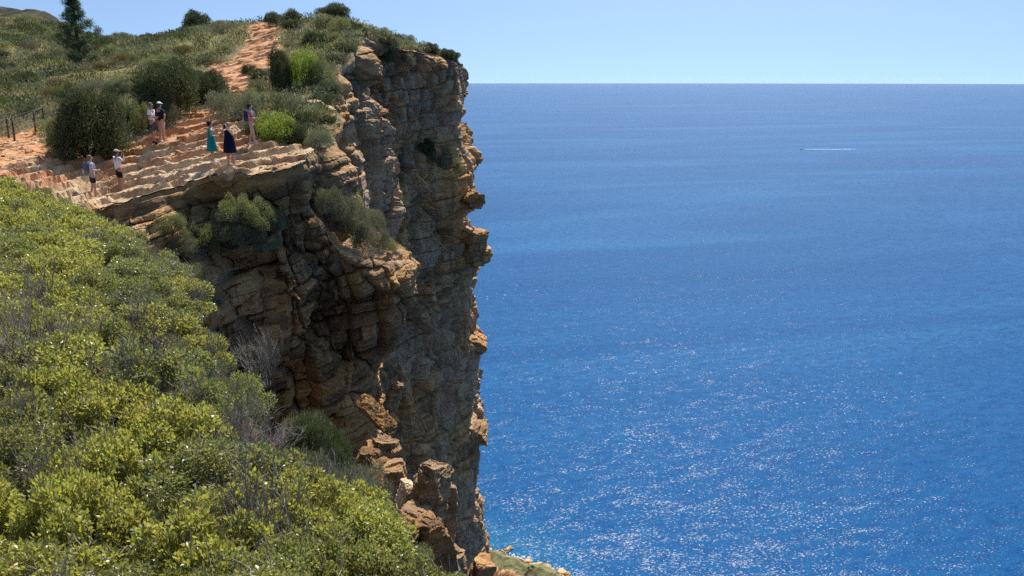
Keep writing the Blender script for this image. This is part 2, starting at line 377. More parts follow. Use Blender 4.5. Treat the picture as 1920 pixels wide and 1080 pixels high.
def hfun(X, Y, full=False):
    X = np.asarray(X, float); Y = np.asarray(Y, float)
    h0 = base_h(X, Y); m = path_mask(X, Y)
    p = xyz0(X, Y)
    h0 = h0 + fbm(p/2.2, 4, 5)*0.10*(1-m) + fbm(p/9.0, 3, 8)*0.12*sstep(40, 60, Y)
    # bedded rock breaks into low steps where it is bare
    bedp = 0.22*X + 0.03*Y
    T = 0.30 + 0.06*sstep(45, 60, Y)
    wob = fbm(p/np.array([3.6, 1.8, 1.0]), 3, 21)*1.25 + fbm(p/np.array([0.9, 0.4, 1]), 3, 33)*0.14
    d1, d2, cid = voronoi(p/np.array([3.6, 1.0, 1.0]), 41)
    q = (h0-bedp)/T + wob + (cid-0.5)*0.5
    k = np.floor(q); f = q-k
    stepf = k + sstep(0.80, 0.97, f) - 0.5*0 
    hs = bedp + T*(stepf - wob - (cid-0.5)*0.5 + 0.12) 
    hs = hs*1.0 + T*(wob*0.75 + (cid-0.5)*0.25)
    dirt = sstep(P(85, 285, 33)[0]+1.5, P(85, 285, 33)[0]-1.0, X)*sstep(50, 40, Y)          # earth path, left: smoother
    amp = m*(1-0.75*dirt)
    wob2 = fbm(p/np.array([1.3, 0.6, 1.0])+40, 3, 23)*1.1
    q2 = (hs-bedp)/0.115 + wob2; k2 = np.floor(q2)
    hs = 0.35*hs + 0.65*(bedp + 0.115*(k2+sstep(0.75, 0.97, q2-k2)-wob2))
    amp = amp*(1-0.45*sstep(42, 50, Y))
    h = h0*(1-amp) + hs*amp + m*fbm(p/1.4, 3, 57)*0.10*sstep(40, 50, Y)
    h = h + m*(fbm(p/0.35, 3, 55)*0.035 - 0.05*np.exp(-((d2-d1)/0.10)**2)*(1-dirt))
    if not full: return h
    bed = _h(k.astype(np.int64), (cid*9999).astype(np.int64), np.zeros(len(X), np.int64), 3)
    ed = d_line(X, Y, EDGE2)
    red = np.clip(0.0 + 0.15*(ed-0.6) + fbm(p/2.0, 3, 61)*0.28 + 0.35*dirt + 0.15*sstep(40, 50, Y), 0, 1)
    return h, m, bed, red
def hz(x, y): return float(hfun(np.array([x]), np.array([y]))[0])

def land(x0, x1, y0, y1, st, skip=None):
    xs = np.linspace(x0, x1, int(round((x1-x0)/st))+1); ys = np.linspace(y0, y1, int(round((y1-y0)/st))+1)
    X, Y = np.meshgrid(xs, ys); X = X.ravel(); Y = Y.ravel()
    keep = in_poly(X, Y, PLATEAU)
    h, m, bed, red = hfun(X, Y, True)
    F = grid_faces(len(ys), len(xs)); F = F[keep[F].all(1)]
    V = np.stack([X, Y, h], 1)
    return V, F, m, bed, red
def compact(V, F, attrs):
    u, inv = np.unique(F, return_inverse=True)
    return V[u], inv.reshape(F.shape), {k: a[u] for k, a in attrs.items()}
def split_land(V, F, m, bed, red, rock_name, soil_name, smooth=False):
    rk = m[F].mean(1) > 0.5
    for nm, sel, mt in ((rock_name, rk, 'ledge'), (soil_name, ~rk, 'soil')):
        if sel.sum() == 0: continue
        v, f, a = compact(V, F[sel], {'bed': bed, 'red': red})
        tag(link(nm, mesh_np(nm, v, f, [M[mt]], mt == 'soil', a)), kind='structure')
split_land(*land(-34, -3, 20, 46, 0.07), 'terrace', 'ground')
split_land(*land(-42, -2, 46, 92, 0.16), 'footpath', 'hillside')
split_land(*land(-140, -42, 46, 92, 0.7), 'footpath', 'hill')
split_land(*land(-160, 0, 92, 240, 0.8), 'footpath', 'hilltop')

# ------------------------------------------------------------------ cliff walls
def blocks(w, a, th, ln, seed, ck):
    """beds of thickness th cut into blocks of length ln: random step per bed and per block, thin cracks between"""
    u = w/th; u = u+0.30*noise3(v3(u*0.55, u*0+seed, u*0), seed); ib = np.floor(u); fb = u-ib; ii = ib.astype(np.int64); o = ii*0
    rb = _h(ii, o, o, seed+1); l = ln*(0.5+1.1*_h(ii, o, o, seed+2)); v = a/l+_h(ii, o, o, seed+3)*37.0; jb = np.floor(v); fv = v-jb
    r = _h(ii, jb.astype(np.int64), o, seed+4)
    e = np.minimum(np.minimum(fb, 1-fb)*th, np.minimum(fv, 1-fv)*l*1.6)
    return rb-0.5, r-0.5, np.exp(-(e/ck)**2)
def rock_disp(Pw, k, massive, along):
    """outward displacement (m) of bedded, jointed limestone at world points; k = scale, massive = 0 thin beds .. 1 thick fluted rock"""
    kk = k[:, None]
    w1 = fbm(Pw/(3.0*kk)+3.1, 3, 101); w2 = fbm(Pw/(1.1*kk)+7.7, 3, 131)
    x = Pw[:, 0]; y = Pw[:, 1]; z = Pw[:, 2]
    w = z - 0.25*x + w1*0.16*k + w2*0.05*k
    a = along + w1*0.5*k + w2*0.22*k + 0.25*z
    b1, r1, c1 = blocks(w, a, 1.6, 3.4, 71, 0.06)
    b2, r2, c2 = blocks(w, a, 0.44, 1.3, 81, 0.035)
    b3, r3, c3 = blocks(w, a, 0.15, 0.55, 91, 0.02)
    m1 = np.clip(0.7+0.8*fbm(Pw/(4.0*kk), 2, 141), 0.1, 1.5); m2 = np.clip(0.6+0.9*fbm(Pw/(2.2*kk), 2, 151), 0.0, 1.5)
    d = m1*(b1*0.80+r1*0.95)*k*(1-0.5*massive) - 0.42*k*c1*(1-0.5*massive)
    d += m2*(b2*0.30+r2*0.40)*(1-0.5*massive) - 0.10*c2*(1-0.5*massive)
    d += m1*(b3*0.10+r3*0.11) - 0.04*c3
    d3, d4, cv = voronoi(v3(x/(4.0*k), y/(4.0*k), w/(4.6*k)), 211)
    d += (cv-0.5)*1.25*k - 0.35*k*np.exp(-((d4-d3)/0.05)**2)
    e1, e2, ce = voronoi(v3(x/(1.3*k), y/(1.3*k), w/(2.4*k)), 201)
    d += massive*((ce-0.5)*0.75*k - 0.16*k*np.exp(-((e2-e1)/0.06)**2))
    g1, g2, cg = voronoi(v3(a/(2.3*k), y*0+0.5, z/(7.5*k)), 231)
    d += (cg-0.5)*1.05*k - 0.38*k*np.exp(-((g2-g1)/0.045)**2)
    fl = fbm(v3(x/(1.7*k), y/(1.7*k), z/(9.0*k)), 4, 301)
    d += -np.abs(fl)*0.8*k*massive + fbm(Pw/(5.5*kk), 3, 311)*0.75*k + fbm(Pw/(0.25*kk), 3, 321)*0.05*k
    return d, np.clip(0.5+b1*0.5+b2*0.4+r2*0.3, 0, 1), np.clip(0.5+r1*0.4+r2*0.5+(cv-0.5)*0.3, 0, 1)
def wall(name, pts, depth, k, massive, bumps=(), sil=None, nrow=600, step=0.0022, cap=0.8, top=None, patina=None, capfn=None, lean=None, amp=1.0, damp=None):
    """a cliff face lofted below a plan polyline; pts = (X, Y, Z) along the rim with the void on its right.
    bumps = (px, py, radius along, radius up, metres out) ; sil = list of (x at height z) the right-hand end runs through"""
    pts = np.asarray(pts, float)
    seg = np.hypot(*(pts[1:, :2]-pts[:-1, :2]).T); S = np.concatenate([[0], np.cumsum(seg)])
    s = [0.0]
    while s[-1] < S[-1]: s.append(s[-1]+step*np.interp(s[-1], S, pts[:, 1]))
    s = np.minimum(np.array(s), S[-1]); nc = len(s)
    B = np.stack([np.interp(s, S, pts[:, i]) for i in range(3)], 1)
    def smooth(a, sig):
        out = np.zeros_like(a)
        for off in np.linspace(-2, 2, 17):
            g = math.exp(-off*off/2)
            out += g*np.stack([np.interp(np.clip(s+off*sig, 0, S[-1]), s, a[:, i]) for i in range(a.shape[1])], 1)
        return out/sum(math.exp(-o*o/2) for o in np.linspace(-2, 2, 17))
    Bs = smooth(B, 0.5); T = np.gradient(smooth(B, 0.9)[:, :2], axis=0); T /= np.linalg.norm(T, axis=1)[:, None]
    N = np.stack([T[:, 1], -T[:, 0]], 1)
    Bs = np.concatenate([Bs[:, :2], B[:, 2:]], 1)
    D = depth(s, Bs); K = k(s, Bs); MS = massive(s, Bs)
    caps = np.concatenate([-cap*np.linspace(1, 0.04, 40), [-0.02]]) if capfn else np.linspace(-cap, -0.02, 12)
    t = np.linspace(0, 1, nrow)**1.12
    nr = nrow + len(caps)
    off = np.zeros((nr, nc)); Z = np.zeros((nr, nc))
    off[:len(caps)] = caps[:, None]
    dn = t[:, None]*D[None, :]
    if top is not None:
        for i in range(len(caps)):
            q = Bs[:, :2]+N*caps[i]
            Z[i] = top(q[:, 0], q[:, 1])-0.05
        zt = Z[len(caps)-1]
    else:
        zt = Bs[:, 2]
        for i in range(len(caps)): Z[i] = zt + (capfn(-caps[i]) if capfn else 0)
    Z[len(caps):] = zt[None, :]-dn
    X0 = Bs[None, :, 0]+N[None, :, 0]*off; Y0 = Bs[None, :, 1]+N[None, :, 1]*off
    if lean is not None:
        lx, ly = lean(s[None, :]/S[-1], Z, dn, Bs)
        X0[len(caps):] += lx; Y0[len(caps):] += ly
    Pw = np.stack([X0, Y0, Z], -1).reshape(-1, 3)
    Kf = np.broadcast_to(K, (nr, nc)).ravel(); Mf = np.broadcast_to(MS, (nr, nc)).ravel()
    d, bed, blk = rock_disp(Pw, Kf, Mf, np.broadcast_to(s, (nr, nc)).ravel())
    d = d.reshape(nr, nc)*amp; depth_all = np.concatenate([np.zeros((len(caps), nc)), dn])
    d *= sstep(-0.02, 0.5, depth_all)*0.92+0.0*depth_all
    cx, cy = pix(np.stack([X0, Y0, Z], -1))
    rimw = sstep(0.25, 1.3, depth_all)
    d = np.where(depth_all > 0.02, d*rimw + (np.maximum(d, -0.05)*0.6+0.10*sstep(0.02, 0.3, depth_all))*(1-rimw), d)
    if damp is not None: d *= damp(s)[None, :]
    for (bx, by, ra, ru, a) in bumps:
        q = (cx-bx)**2+(cy-by)**2; i, j = np.unravel_index(np.argmin(q), q.shape)
        e = np.abs((s[None, :]-s[j])/ra)**3 + np.abs((Z-Z[i, j]-0.15*(s[None, :]-s[j]))/ru)**3
        d += a*np.exp(-e)*(depth_all > 0.15)
    X = X0+N[None, :, 0]*d; Y = Y0+N[None, :, 1]*d
    Z2 = Z + 0.10*K[None, :]*(fbm(Pw/(0.9*Kf[:, None]), 2, 401).reshape(nr, nc))*sstep(0.0, 0.8, depth_all)
    V = np.stack([X, Y, Z2], -1).reshape(-1, 3)
    if capfn:      # rubble on the shoulder's top
        cn = fbm(Pw/0.9, 4, 431).reshape(nr, nc)
        Z2[:len(caps)+6] += (cn*0.30)[:len(caps)+6]; X[:len(caps)+6] += (cn*0.12)[:len(caps)+6]
        V = np.stack([X, Y, Z2], -1).reshape(-1, 3)
    pt = patina(V) if patina else np.full(len(V), 0.5)
    return link(name, mesh_np(name, V, grid_faces(nr, nc)[:, ::-1], [M['rock']], False, {'bed': bed, 'blk': blk, 'patina': pt})), V

SIL = [(60, 860), (112, 862), (250, 866), (296, 884), (322, 886), (345, 890), (372, 902), (388, 900), (402, 878), (425, 866), (434, 905), (452, 917), (482, 912), (512, 903), (530, 892), (560, 891), (592, 893),
       (622, 893), (634, 911), (650, 907), (675, 902), (705, 909), (730, 902), (782, 896), (796, 915), (822, 921), (838, 914), (905, 914), (960, 918), (1040, 920), (1200, 912)]
_sz = []; _sx = []
for py in range(60, 1200, 4):
    px = np.interp(py, [a for a, b in SIL], [b for a, b in SIL]); q = P(px, py, 82.0)
    _sz.append(q[2]); _sx.append(q[0])
_sz = np.array(_sz)[::-1]; _sx = np.array(_sx)[::-1]
X_TIP = P(862, 114, 82)[0]
S_TIP = float(np.sum(np.hypot(*np.diff(EDGE0[:19, :2], axis=0).T)))
S_K = float(np.sum(np.hypot(*np.diff(EDGE[:, :2], axis=0).T)))/float(np.sum(np.hypot(*np.diff(EDGE0[:, :2], axis=0).T)))
S_TIP *= S_K
S_ALL = float(np.sum(np.hypot(*np.diff(EDGE[:, :2], axis=0).T)))
S_H = float(np.sum(np.hypot(*np.diff(EDGE0[:8, :2], axis=0).T)))*S_K        # where the terrace ends
def nrow_(Z, dn): return dn.shape[0]
def head_lean(sn, Z, dn, Bs):
    s = sn*S_ALL
    z = Z[-nrow_(Z, dn):]
    w = np.exp(-np.abs((s-S_TIP-1.0)/6.0)**2.5)
    lx = (np.interp(z, _sz, _sx)-X_TIP-0.35)*w
    # the foot of the terrace front draws back under its overhang
    w2 = sstep(S_H+1.5, S_H-2.0, s); w3 = sstep(S_H-1.5, S_H-6.5, s)
    return lx, -w3*1.2*np.clip(dn-0.45, 0, 3.0) + w2*(1-w3)*(0.03*dn + 0.7*sstep(10.5, 14, dn))
def head_k(s, B): return 0.9 + 0.75*sstep(S_H+2, S_H+30, s)
def head_m(s, B): return 0.85*sstep(S_H+6, S_H+24, s)
def head_d(s, B): return 26 + 70*sstep(S_H-1, S_H+9, s)
def patina(V):
    g = fbm(V/6.0, 3, 505)*0.5+0.5
    return np.clip(g + 0.45*sstep(40, 60, V[:, 1]) - 0.25*sstep(36, 30, V[:, 1]), 0, 1)
BUMPS = [(500, 600, 2.0, 1.6, 1.1), (600, 600, 1.3, 0.9, -0.5), (520, 420, 1.3, 1.2, 0.3), (390, 410, 0.8, 1.6, -0.5), (330, 410, 1.0, 1.2, 0.5),
         (690, 230, 2.5, 5, 0.9), (830, 240, 3.0, 3.5, -1.6), (760, 330, 3, 3, -1.3), (830, 330, 2.5, 4, 1.3), (760, 150, 3, 5, -0.9), (800, 470, 3, 4, -1.5), (810, 560, 3, 5, -1.2)]
_, HEADV = wall('cliff', EDGE, head_d, head_k, head_m, BUMPS, nrow=900, step=0.0019, top=lambda x, y: hfun(x, y), patina=patina, lean=head_lean, damp=lambda s: 1-0.6*np.exp(-np.abs((s-S_TIP-1.0)/6.0)**3))

# the spur: a lower shoulder of the cliff that juts out to the right of the terrace front
SPUR_PX = [(430, 420, 30.4), (540, 350, 30.7), (596, 400, 31.0), (640, 455, 31.4), (690, 477, 31.8), (735, 482, 32.3), (764, 483, 33.2), (770, 480, 35.0), (760, 470, 38), (720, 445, 42), (690, 425, 46)]
SPUR = rough_line(np.array([P(*q) for q in SPUR_PX]), 0.35, 0.35, seed=5)
SSIL = [(300, 766), (478, 766), (560, 764), (620, 757), (660, 742), (700, 712), (740, 690), (800, 680), (900, 684), (1100, 684)]
_pz = []; _px = []
for py in range(300, 1100, 4):
    q = P(np.interp(py, [a for a, b in SSIL], [b for a, b in SSIL]), py, 33.5); _pz.append(q[2]); _px.append(q[0])
_pz = np.array(_pz)[::-1]; _px = np.array(_px)[::-1]
XS_TIP = P(764, 479, 33.5)[0]
def spur_lean(sn, Z, dn, Bs):
    w = sstep(-9.0, -5.2, Bs[None, :, 0])
    lx = (np.interp(Z[-nrow_(Z, dn):], _pz, _px)-XS_TIP)*w
    return lx, 0.0*dn + 0.7*sstep(7, 10, dn)
SB = [(600, 590, 1.6, 0.5, -0.7), (660, 560, 2.0, 0.8, 0.5), (650, 640, 2.5, 0.9, 0.7), (600, 690, 2.0, 0.4, -0.5), (720, 520, 1.2, 0.7, 0.3), (560, 520, 1.5, 0.8, 0.2)]
wall('cliff', SPUR, lambda s, B: 20+0*s, lambda s, B: 0.85+0*s, lambda s, B: 0.15+0*s, SB, nrow=560, cap=6.5, capfn=lambda c: 0.32*c, patina=lambda V: np.clip(patina(V)*0.7+0.5*sstep(-7.9, -7.2, V[:, 2]), 0, 1), lean=spur_lean, step=0.0017)

# ------------------------------------------------------------------ the near bank under the thicket
BANK_EDGE = [(0.3, 2.0), (-0.25, 4.2), (-1.0, 5.6), (-1.85, 6.8), (-3.0, 8.3), (-4.6, 11), (-6.6, 14.5), (-8.6, 17.5), (-10.8, 20.2), (-13.4, 23.0), (-17, 26)]
BANK_POLY = BANK_EDGE + [(-60, 26), (-60, 2)]
def bank_h(X, Y):
    X = np.asarray(X, float); Y = np.asarray(Y, float)
    sd = np.where(in_poly(X, Y, BANK_POLY), -1, 1)*d_line(X, Y, BANK_EDGE)
    p = xyz0(X, Y)
    h = -3.55 - 0.028*np.maximum(Y-5, 0) + fbm(p/2.0, 3, 700)*0.14 + 0.10*np.minimum(0, sd+0.5)*0
    drop = np.maximum(sd+0.25, 0)
    h = h - 1.5*drop - 0.35*drop**1.6 + fbm(p/0.8, 4, 710)*0.3*sstep(0, 1, drop)
    rise = np.maximum(0, 4.6-Y)
    return h + 0.55*rise
def bz(x, y): return float(bank_h(np.array([x]), np.array([y]))[0])
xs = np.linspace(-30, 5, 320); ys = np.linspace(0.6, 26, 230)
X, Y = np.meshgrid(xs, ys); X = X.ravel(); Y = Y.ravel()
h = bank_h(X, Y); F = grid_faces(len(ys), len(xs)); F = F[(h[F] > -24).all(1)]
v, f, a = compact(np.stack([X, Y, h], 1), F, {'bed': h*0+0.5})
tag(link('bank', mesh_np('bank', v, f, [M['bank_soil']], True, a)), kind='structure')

# ------------------------------------------------------------------ sea, far hill, shore below
def ring_sea():
    rs = np.concatenate([[0], np.geomspace(150, 60000, 60)]); n = 96; V = [(0, 0, SEA_Z)]; 
    for r in rs[1:]:
        for k in range(n): V.append((r*math.cos(2*math.pi*k/n), r*math.sin(2*math.pi*k/n), SEA_Z))
    m = MB(); F = [(0, 1+k, 1+(k+1) % n) for k in range(n)]
    for i in range(len(rs)-2):
        a = 1+i*n; b = a+n
        F += [(a+k, b+k, b+(k+1) % n, a+(k+1) % n) for k in range(n)]
    m.add(V, F); return m.build('sea', M['sea'])
tag(ring_sea(), kind='structure')
def px_sea(px, py):
    q = P(px, py, 1.0); k = SEA_Z/q[2]; return q[0]*k, k
SHORE = [px_sea(*q) for q in ((905, 1026), (922, 1037), (945, 1035), (962, 1048), (985, 1052), (1003, 1066), (1022, 1062), (1045, 1076), (1062, 1082), (1100, 1110), (1180, 1160))]
poly = SHORE + [(SHORE[-1][0], 200), (-300, 200), (-300, SHORE[0][1]+90), (SHORE[0][0]-30, SHORE[0][1]+40)]
xs = np.linspace(-160, 80, 260); ys = np.linspace(330, 560, 250)
X, Y = np.meshgrid(xs, ys); X = X.ravel(); Y = Y.ravel(); p = xyz0(X, Y)
sd = np.where(in_poly(X, Y, poly), 1, -1)*d_line(X, Y, SHORE+[(-300, SHORE[0][1]+90)])
d1, d2, cid = voronoi(p/6.5, 801)
h = SEA_Z + np.where(sd > 0, 2.2*sstep(0, 3, sd)+0.62*sd, sd*0.6) + fbm(p/9.0, 4, 811)*1.6 + (cid-0.5)*3.4*sstep(16, 2, sd)
F = grid_faces(len(ys), len(xs)); F = F[(h[F] > SEA_Z-1.5).any(1)]
rim = sd[F].mean(1) < 4.5+3*(cid[F].mean(1)-0.5)
for nm, sel, mt in (('shore', rim, 'rock'), ('headland_foot', ~rim, 'shore')):
    v, f, a = compact(np.stack([X, Y, h], 1), F[sel], {'bed': cid*0.3, 'blk': cid*0.4+0.6, 'patina': cid*0+0.9})
    tag(link(nm, mesh_np(nm, v, f, [M[mt]], False, a)), kind='structure')
# far rocky ridge, upper left
xs = np.linspace(-420, -140, 220); ys = np.linspace(300, 520, 90)
X, Y = np.meshgrid(xs, ys); X = X.ravel(); Y = Y.ravel(); p = xyz0(X, Y)
prof = [(-200, -8), (-60, 2), (0, 8), (30, 11), (55, 15), (75, 14), (100, 18), (122, 34), (140, 62), (165, 95), (260, 150)]
ex = 0.0
pxs = 960+FPX*X/(Y*CT)
ztop = np.array([P(q, np.interp(q, [a for a, b in prof], [b for a, b in prof]), 420.0)[2] for q in range(-700, 400, 10)])
zt = np.interp(960+FPX*X/(420*CT), np.arange(-700, 400, 10), ztop)
d1, d2, cid = voronoi(p/14.0, 901)
h = zt - np.abs(Y-420)*0.35 + fbm(p/20.0, 4, 911)*2.2 + (cid-0.5)*3.2
for nm in ('far_hill',):
    tag(link(nm, mesh_np(nm, np.stack([X, Y, h], 1), grid_faces(len(ys), len(xs)), [M['far_hill']], False, {})), kind='structure')
for o in COL.objects:
    if o.name.startswith('cliff'): tag(o, kind='structure')
# ------------------------------------------------------------------ plants
def unit(v): return v/np.maximum(np.linalg.norm(v, axis=1), 1e-9)[:, None]
def leaves(pos, axis, L, W, fold=0.25, rng=RNG):
    """one bent diamond leaf at each position"""
    n = len(pos); r = unit(rng.normal(size=(n, 3)))
    side = unit(np.cross(axis, r)); up = np.cross(side, axis)
    l = (L*rng.uniform(0.65, 1.25, n))[:, None]; w = (W*rng.uniform(0.7, 1.2, n))[:, None]
    b = pos; m = pos+axis*l*0.5+up*l*fold*0.2; t = pos+axis*l
    V = np.stack([b, m+side*w*0.5, t, m-side*w*0.5], 1).reshape(-1, 3)
    return V, np.arange(n*4).reshape(-1, 4)
def clumps(n, H, rng, flat=1.0, rmin=0.2, rmax=0.36, zlo=0.30):
    c = []
    for i in range(n):
        r = math.sqrt(rng.uniform())*0.80; a = rng.uniform(0, 2*math.pi)
        top = H*math.sqrt(max(0.05, 1-r*r*flat))
        z = top*(zlo+(0.88-zlo)*math.sqrt(rng.uniform()) if zlo > 0.2 else zlo+(0.88-zlo)*rng.uniform())
        c.append((r*math.cos(a), r*math.sin(a), z, rng.uniform(rmin, rmax)))
    return np.array(c)
def bush_mesh(name, mat, seed, nleaf, L, W, H=1.0, nc=26, rmin=0.2, rmax=0.36, upright=0.0, inner=0.5, zlo=0.30):
    rng = np.random.default_rng(seed)
    C = clumps(nc, H, rng, 0.9, rmin, rmax, zlo)
    pr = C[:, 3]**2; k = rng.choice(nc, nleaf, p=pr/pr.sum())
    d = unit(rng.normal(size=(nleaf, 3))+np.array([0, 0, 0.35]))
    rad = C[k, 3]*(inner+(1-inner)*rng.uniform(size=nleaf)**0.6)*(1+0.25*rng.normal(size=nleaf)*0.5)
    pos = C[k, :3]+d*rad[:, None]*np.array([1, 1, 0.85])
    pos[:, 2] = np.maximum(pos[:, 2], 0.02)
    ax = unit(d*(1-upright)+rng.normal(size=(nleaf, 3))*0.75+np.array([0, 0, upright*1.8]))
    V, F = leaves(pos, ax, L, W, rng=rng)
    return mesh_np(name, V, F, [mat], False), C
def stem_mesh(name, C, mat, seed, r0=0.03, n=14, out=1.0):
    rng = random.Random(seed); m = MB()
    for c in C[:n]:
        x, y, z = c[:3]; p = [(0, 0, -0.12)]
        e = out*rng.uniform(0.9, 1.1)
        for t in (0.35, 0.7, 1.0):
            p.append((x*e*t**1.2+rng.uniform(-.05, .05), y*e*t**1.2+rng.uniform(-.05, .05), z*e*t))
        m.tube(p, [r0, r0*0.7, r0*0.45, r0*0.15], 4)
        if out > 1:
            for j in range(5):          # side twigs that show between the leaves
                q = Vector(p[2]).lerp(Vector(p[3]), rng.uniform(0, 1)); d = Vector((rng.uniform(-1, 1), rng.uniform(-1, 1), rng.uniform(0.1, 1.2))).normalized()*rng.uniform(.12, .30)
                m.tube([q, q+d*0.5+Vector((rng.uniform(-.02, .02), rng.uniform(-.02, .02), 0)), q+d], [0.006, 0.005, 0.003], 3, False)
    return m.mesh(name, mat)
def twig_mesh(name, mat, seed, n=16, H=1.0, r0=0.014, depth=3, spread=0.9):
    rng = random.Random(seed); m = MB()
    def grow(p, d, L, r, k):
        pts = [p]; q = p
        for i in range(3):
            d = (d+Vector((rng.uniform(-.28, .28), rng.uniform(-.28, .28), rng.uniform(-.12, .22)))).normalized()
            q = q+d*(L/3); pts.append(q)
        m.tube(pts, [r, r*0.85, r*0.7, r*0.5], 3, False)
        if k > 0:
            for j in range(4):
                s = pts[rng.choice([1, 2, 3, 3])]
                dd = (d+Vector((rng.uniform(-1, 1), rng.uniform(-1, 1), rng.uniform(-.4, .7)))*0.8).normalized()
                grow(s, dd, L*rng.uniform(.5, .72), r*0.6, k-1)
    for i in range(n):
        a = rng.uniform(0, 2*math.pi); s = rng.uniform(0.15, spread)
        grow(Vector((0.1*math.cos(a), 0.1*math.sin(a), -0.05)), Vector((s*math.cos(a), s*math.sin(a), 0.75)).normalized(), H*rng.uniform(.4, .62), r0, depth)
    return m.mesh(name, mat)

KIND = {}
def add_kind(kind, fol, sm): KIND.setdefault(kind, []).append((fol, sm))
for i in range(4):
    me, C = bush_mesh('oak_foliage', M['leaf_oak'], 100+i, 9200, 0.056, 0.035, 0.95, 40, 0.09, 0.22); add_kind('oak', me, stem_mesh('oak_stem', C, M['twig'], i, 0.022, 34, 1.12))
for i in range(3):
    me, C = bush_mesh('mastic_foliage', M['leaf_mastic'], 110+i, 9800, 0.050, 0.030, 0.95, 42, 0.09, 0.23); add_kind('mastic', me, stem_mesh('mastic_stem', C, M['twig'], 70+i, 0.02, 34, 1.10))
for i in range(3):
    me, C = bush_mesh('olive_foliage', M['leaf_olive'], 120+i, 9000, 0.055, 0.026, 0.9, 28, 0.18, 0.34, zlo=0.12); add_kind('olive', me, stem_mesh('olive_stem', C, M['twig'], 10+i, 0.025))
for i in range(3):
    me, C = bush_mesh('grey_foliage', M['leaf_grey'], 140+i, 8000, 0.085, 0.018, 0.85, 28, 0.18, 0.34, 0.5, zlo=0.12); add_kind('grey', me, stem_mesh('grey_stem', C, M['twig'], 20+i, 0.025))
for i in range(3):
    me, C = bush_mesh('dark_foliage', M['leaf_dark'], 160+i, 21000, 0.060, 0.024, 0.92, 44, 0.17, 0.34, 0.25, 0.6, 0.10); add_kind('dark', me, stem_mesh('dark_stem', C, M['bark'], 30+i, 0.03))
for i in range(2):
    me, C = bush_mesh('bright_foliage', M['leaf_bright'], 180+i, 8000, 0.07, 0.03, 0.9, 28, 0.2, 0.36, 0.3, zlo=0.12); add_kind('bright', me, stem_mesh('bright_stem', C, M['bark'], 40+i, 0.03))
for i in range(2):
    me, C = bush_mesh('rusty_foliage', M['leaf_brown'], 190+i, 7000, 0.07, 0.02, 0.75, 22, 0.2, 0.34, 0.4); add_kind('rusty', me, stem_mesh('rusty_stem', C, M['twig'], 50+i, 0.025))
for i in range(3):
    KIND.setdefault('bare', []).append((None, twig_mesh('bare_twigs', M['twig'], 60+i)))
_made = {}
def copy_tree(o):
    c = o.copy(); COL.objects.link(c)
    for ch in o.children:
        d = ch.copy(); COL.objects.link(d); d.parent = c
    return c
def plant(kind, x, y, z, r, h, label, group, cat='shrub', name='shrub', var=None):
    i = random.randrange(len(KIND[kind])) if var is None else var % len(KIND[kind])
    key = (kind, i, name)
    if key not in _made:
        o = link(name, None); f, s = KIND[kind][i]
        if f: link('foliage', f, o)
        link('branches', s, o)
        _made[key] = o
    else: o = copy_tree(_made[key])
    o.location = (x, y, z-0.04); o.rotation_euler = (0, 0, random.uniform(0, 6.283)); o.scale = (r, r*random.uniform(.88, 1.12), h)
    tag(o, label, cat); 
    if group: o['group'] = group
    elif 'group' in o.keys(): del o['group']
    return o
def px_plant(kind, px, Y, wpx, hpx, label, group=None, z=None, **k):
    """a plant rooted Y metres ahead under pixel column px, wpx by hpx in size"""
    x = (px-960)/FPX*(Y*CT+2*ST); 
    zz = hz(x, Y) if z is None else z
    s = (Y*CT-zz*ST)/FPX; x = (px-960)*s
    zz = hz(x, Y) if z is None else z
    return plant(kind, x, Y, zz, wpx*s/2.0, hpx*s, label, group, **k)

# the bushes one can tell apart on the plateau
px_plant('dark', 168, 33.4, 150, 138, 'biggest dark rounded bush, at the left end of the rock ledges behind the leftmost walkers', var=0)
px_plant('olive', 116, 32.7, 56, 84, 'lighter green leafy bush growing against the left side of the big dark rounded bush', var=1)
px_plant('dark', 315, 38.0, 122, 104, 'tall dome-shaped dark bush right behind the man in the white shirt', var=1)
px_plant('olive', 268, 35.6, 46, 66, 'small dull olive bush between the two big dark bushes', var=0)
px_plant('dark', 398, 43, 84, 58, 'low dark bush to the right of the dome-shaped bush, below the path', var=2)
px_plant('grey', 442, 36.6, 112, 70, 'wide grey-green bush directly behind the woman in the navy dress', var=0)
px_plant('bright', 519, 33.6, 76, 60, 'round yellow-green bush beside the walker in the pink top', var=0)
px_plant('dark', 556, 33.6, 50, 44, 'dark low bush squeezed between the yellow-green bush and the cliff edge', var=0)
px_plant('grey', 596, 33.2, 58, 46, 'grey-green bush hanging at the right corner of the terrace above the cliff', var=2)
px_plant('grey', 566, 37.0, 66, 36, 'thin grey bush on the rubble ledge above the yellow-green bush', var=1)
px_plant('dark', 529, 44.5, 46, 88, 'tall narrow very dark shrub right of the red path', var=1)
px_plant('bright', 574, 44.8, 66, 80, 'tall bright green shrub beside the narrow dark one, upper right of the path', var=1)
px_plant('olive', 604, 44.6, 56, 66, 'olive shrub between the bright green shrub and the grey cliff', var=2)
px_plant('dark', 488, 47.5, 40, 28, 'small dark cushion bush standing on the red path', var=2)
px_plant('dark', 467, 50.5, 30, 22, 'smallest dark cushion bush at the left rim of the red path', var=0)
px_plant('dark', 480, 41, 34, 30, 'dark green tuft bush at the foot of the red path steps', var=1)
px_plant('dark', 368, 94, 62, 46, 'dark bush standing alone on the skyline left of the path', var=2)
px_plant('dark', 512, 86, 36, 24, 'small dark dome bush on the skyline where the path reaches the crest', var=0)
px_plant('dark', 625, 72, 66, 34, 'dark bush crowning the top of the cliff', var=1)
px_plant('dark', 662, 66, 40, 34, 'dark bush at the very brink of the cliff top', var=2)
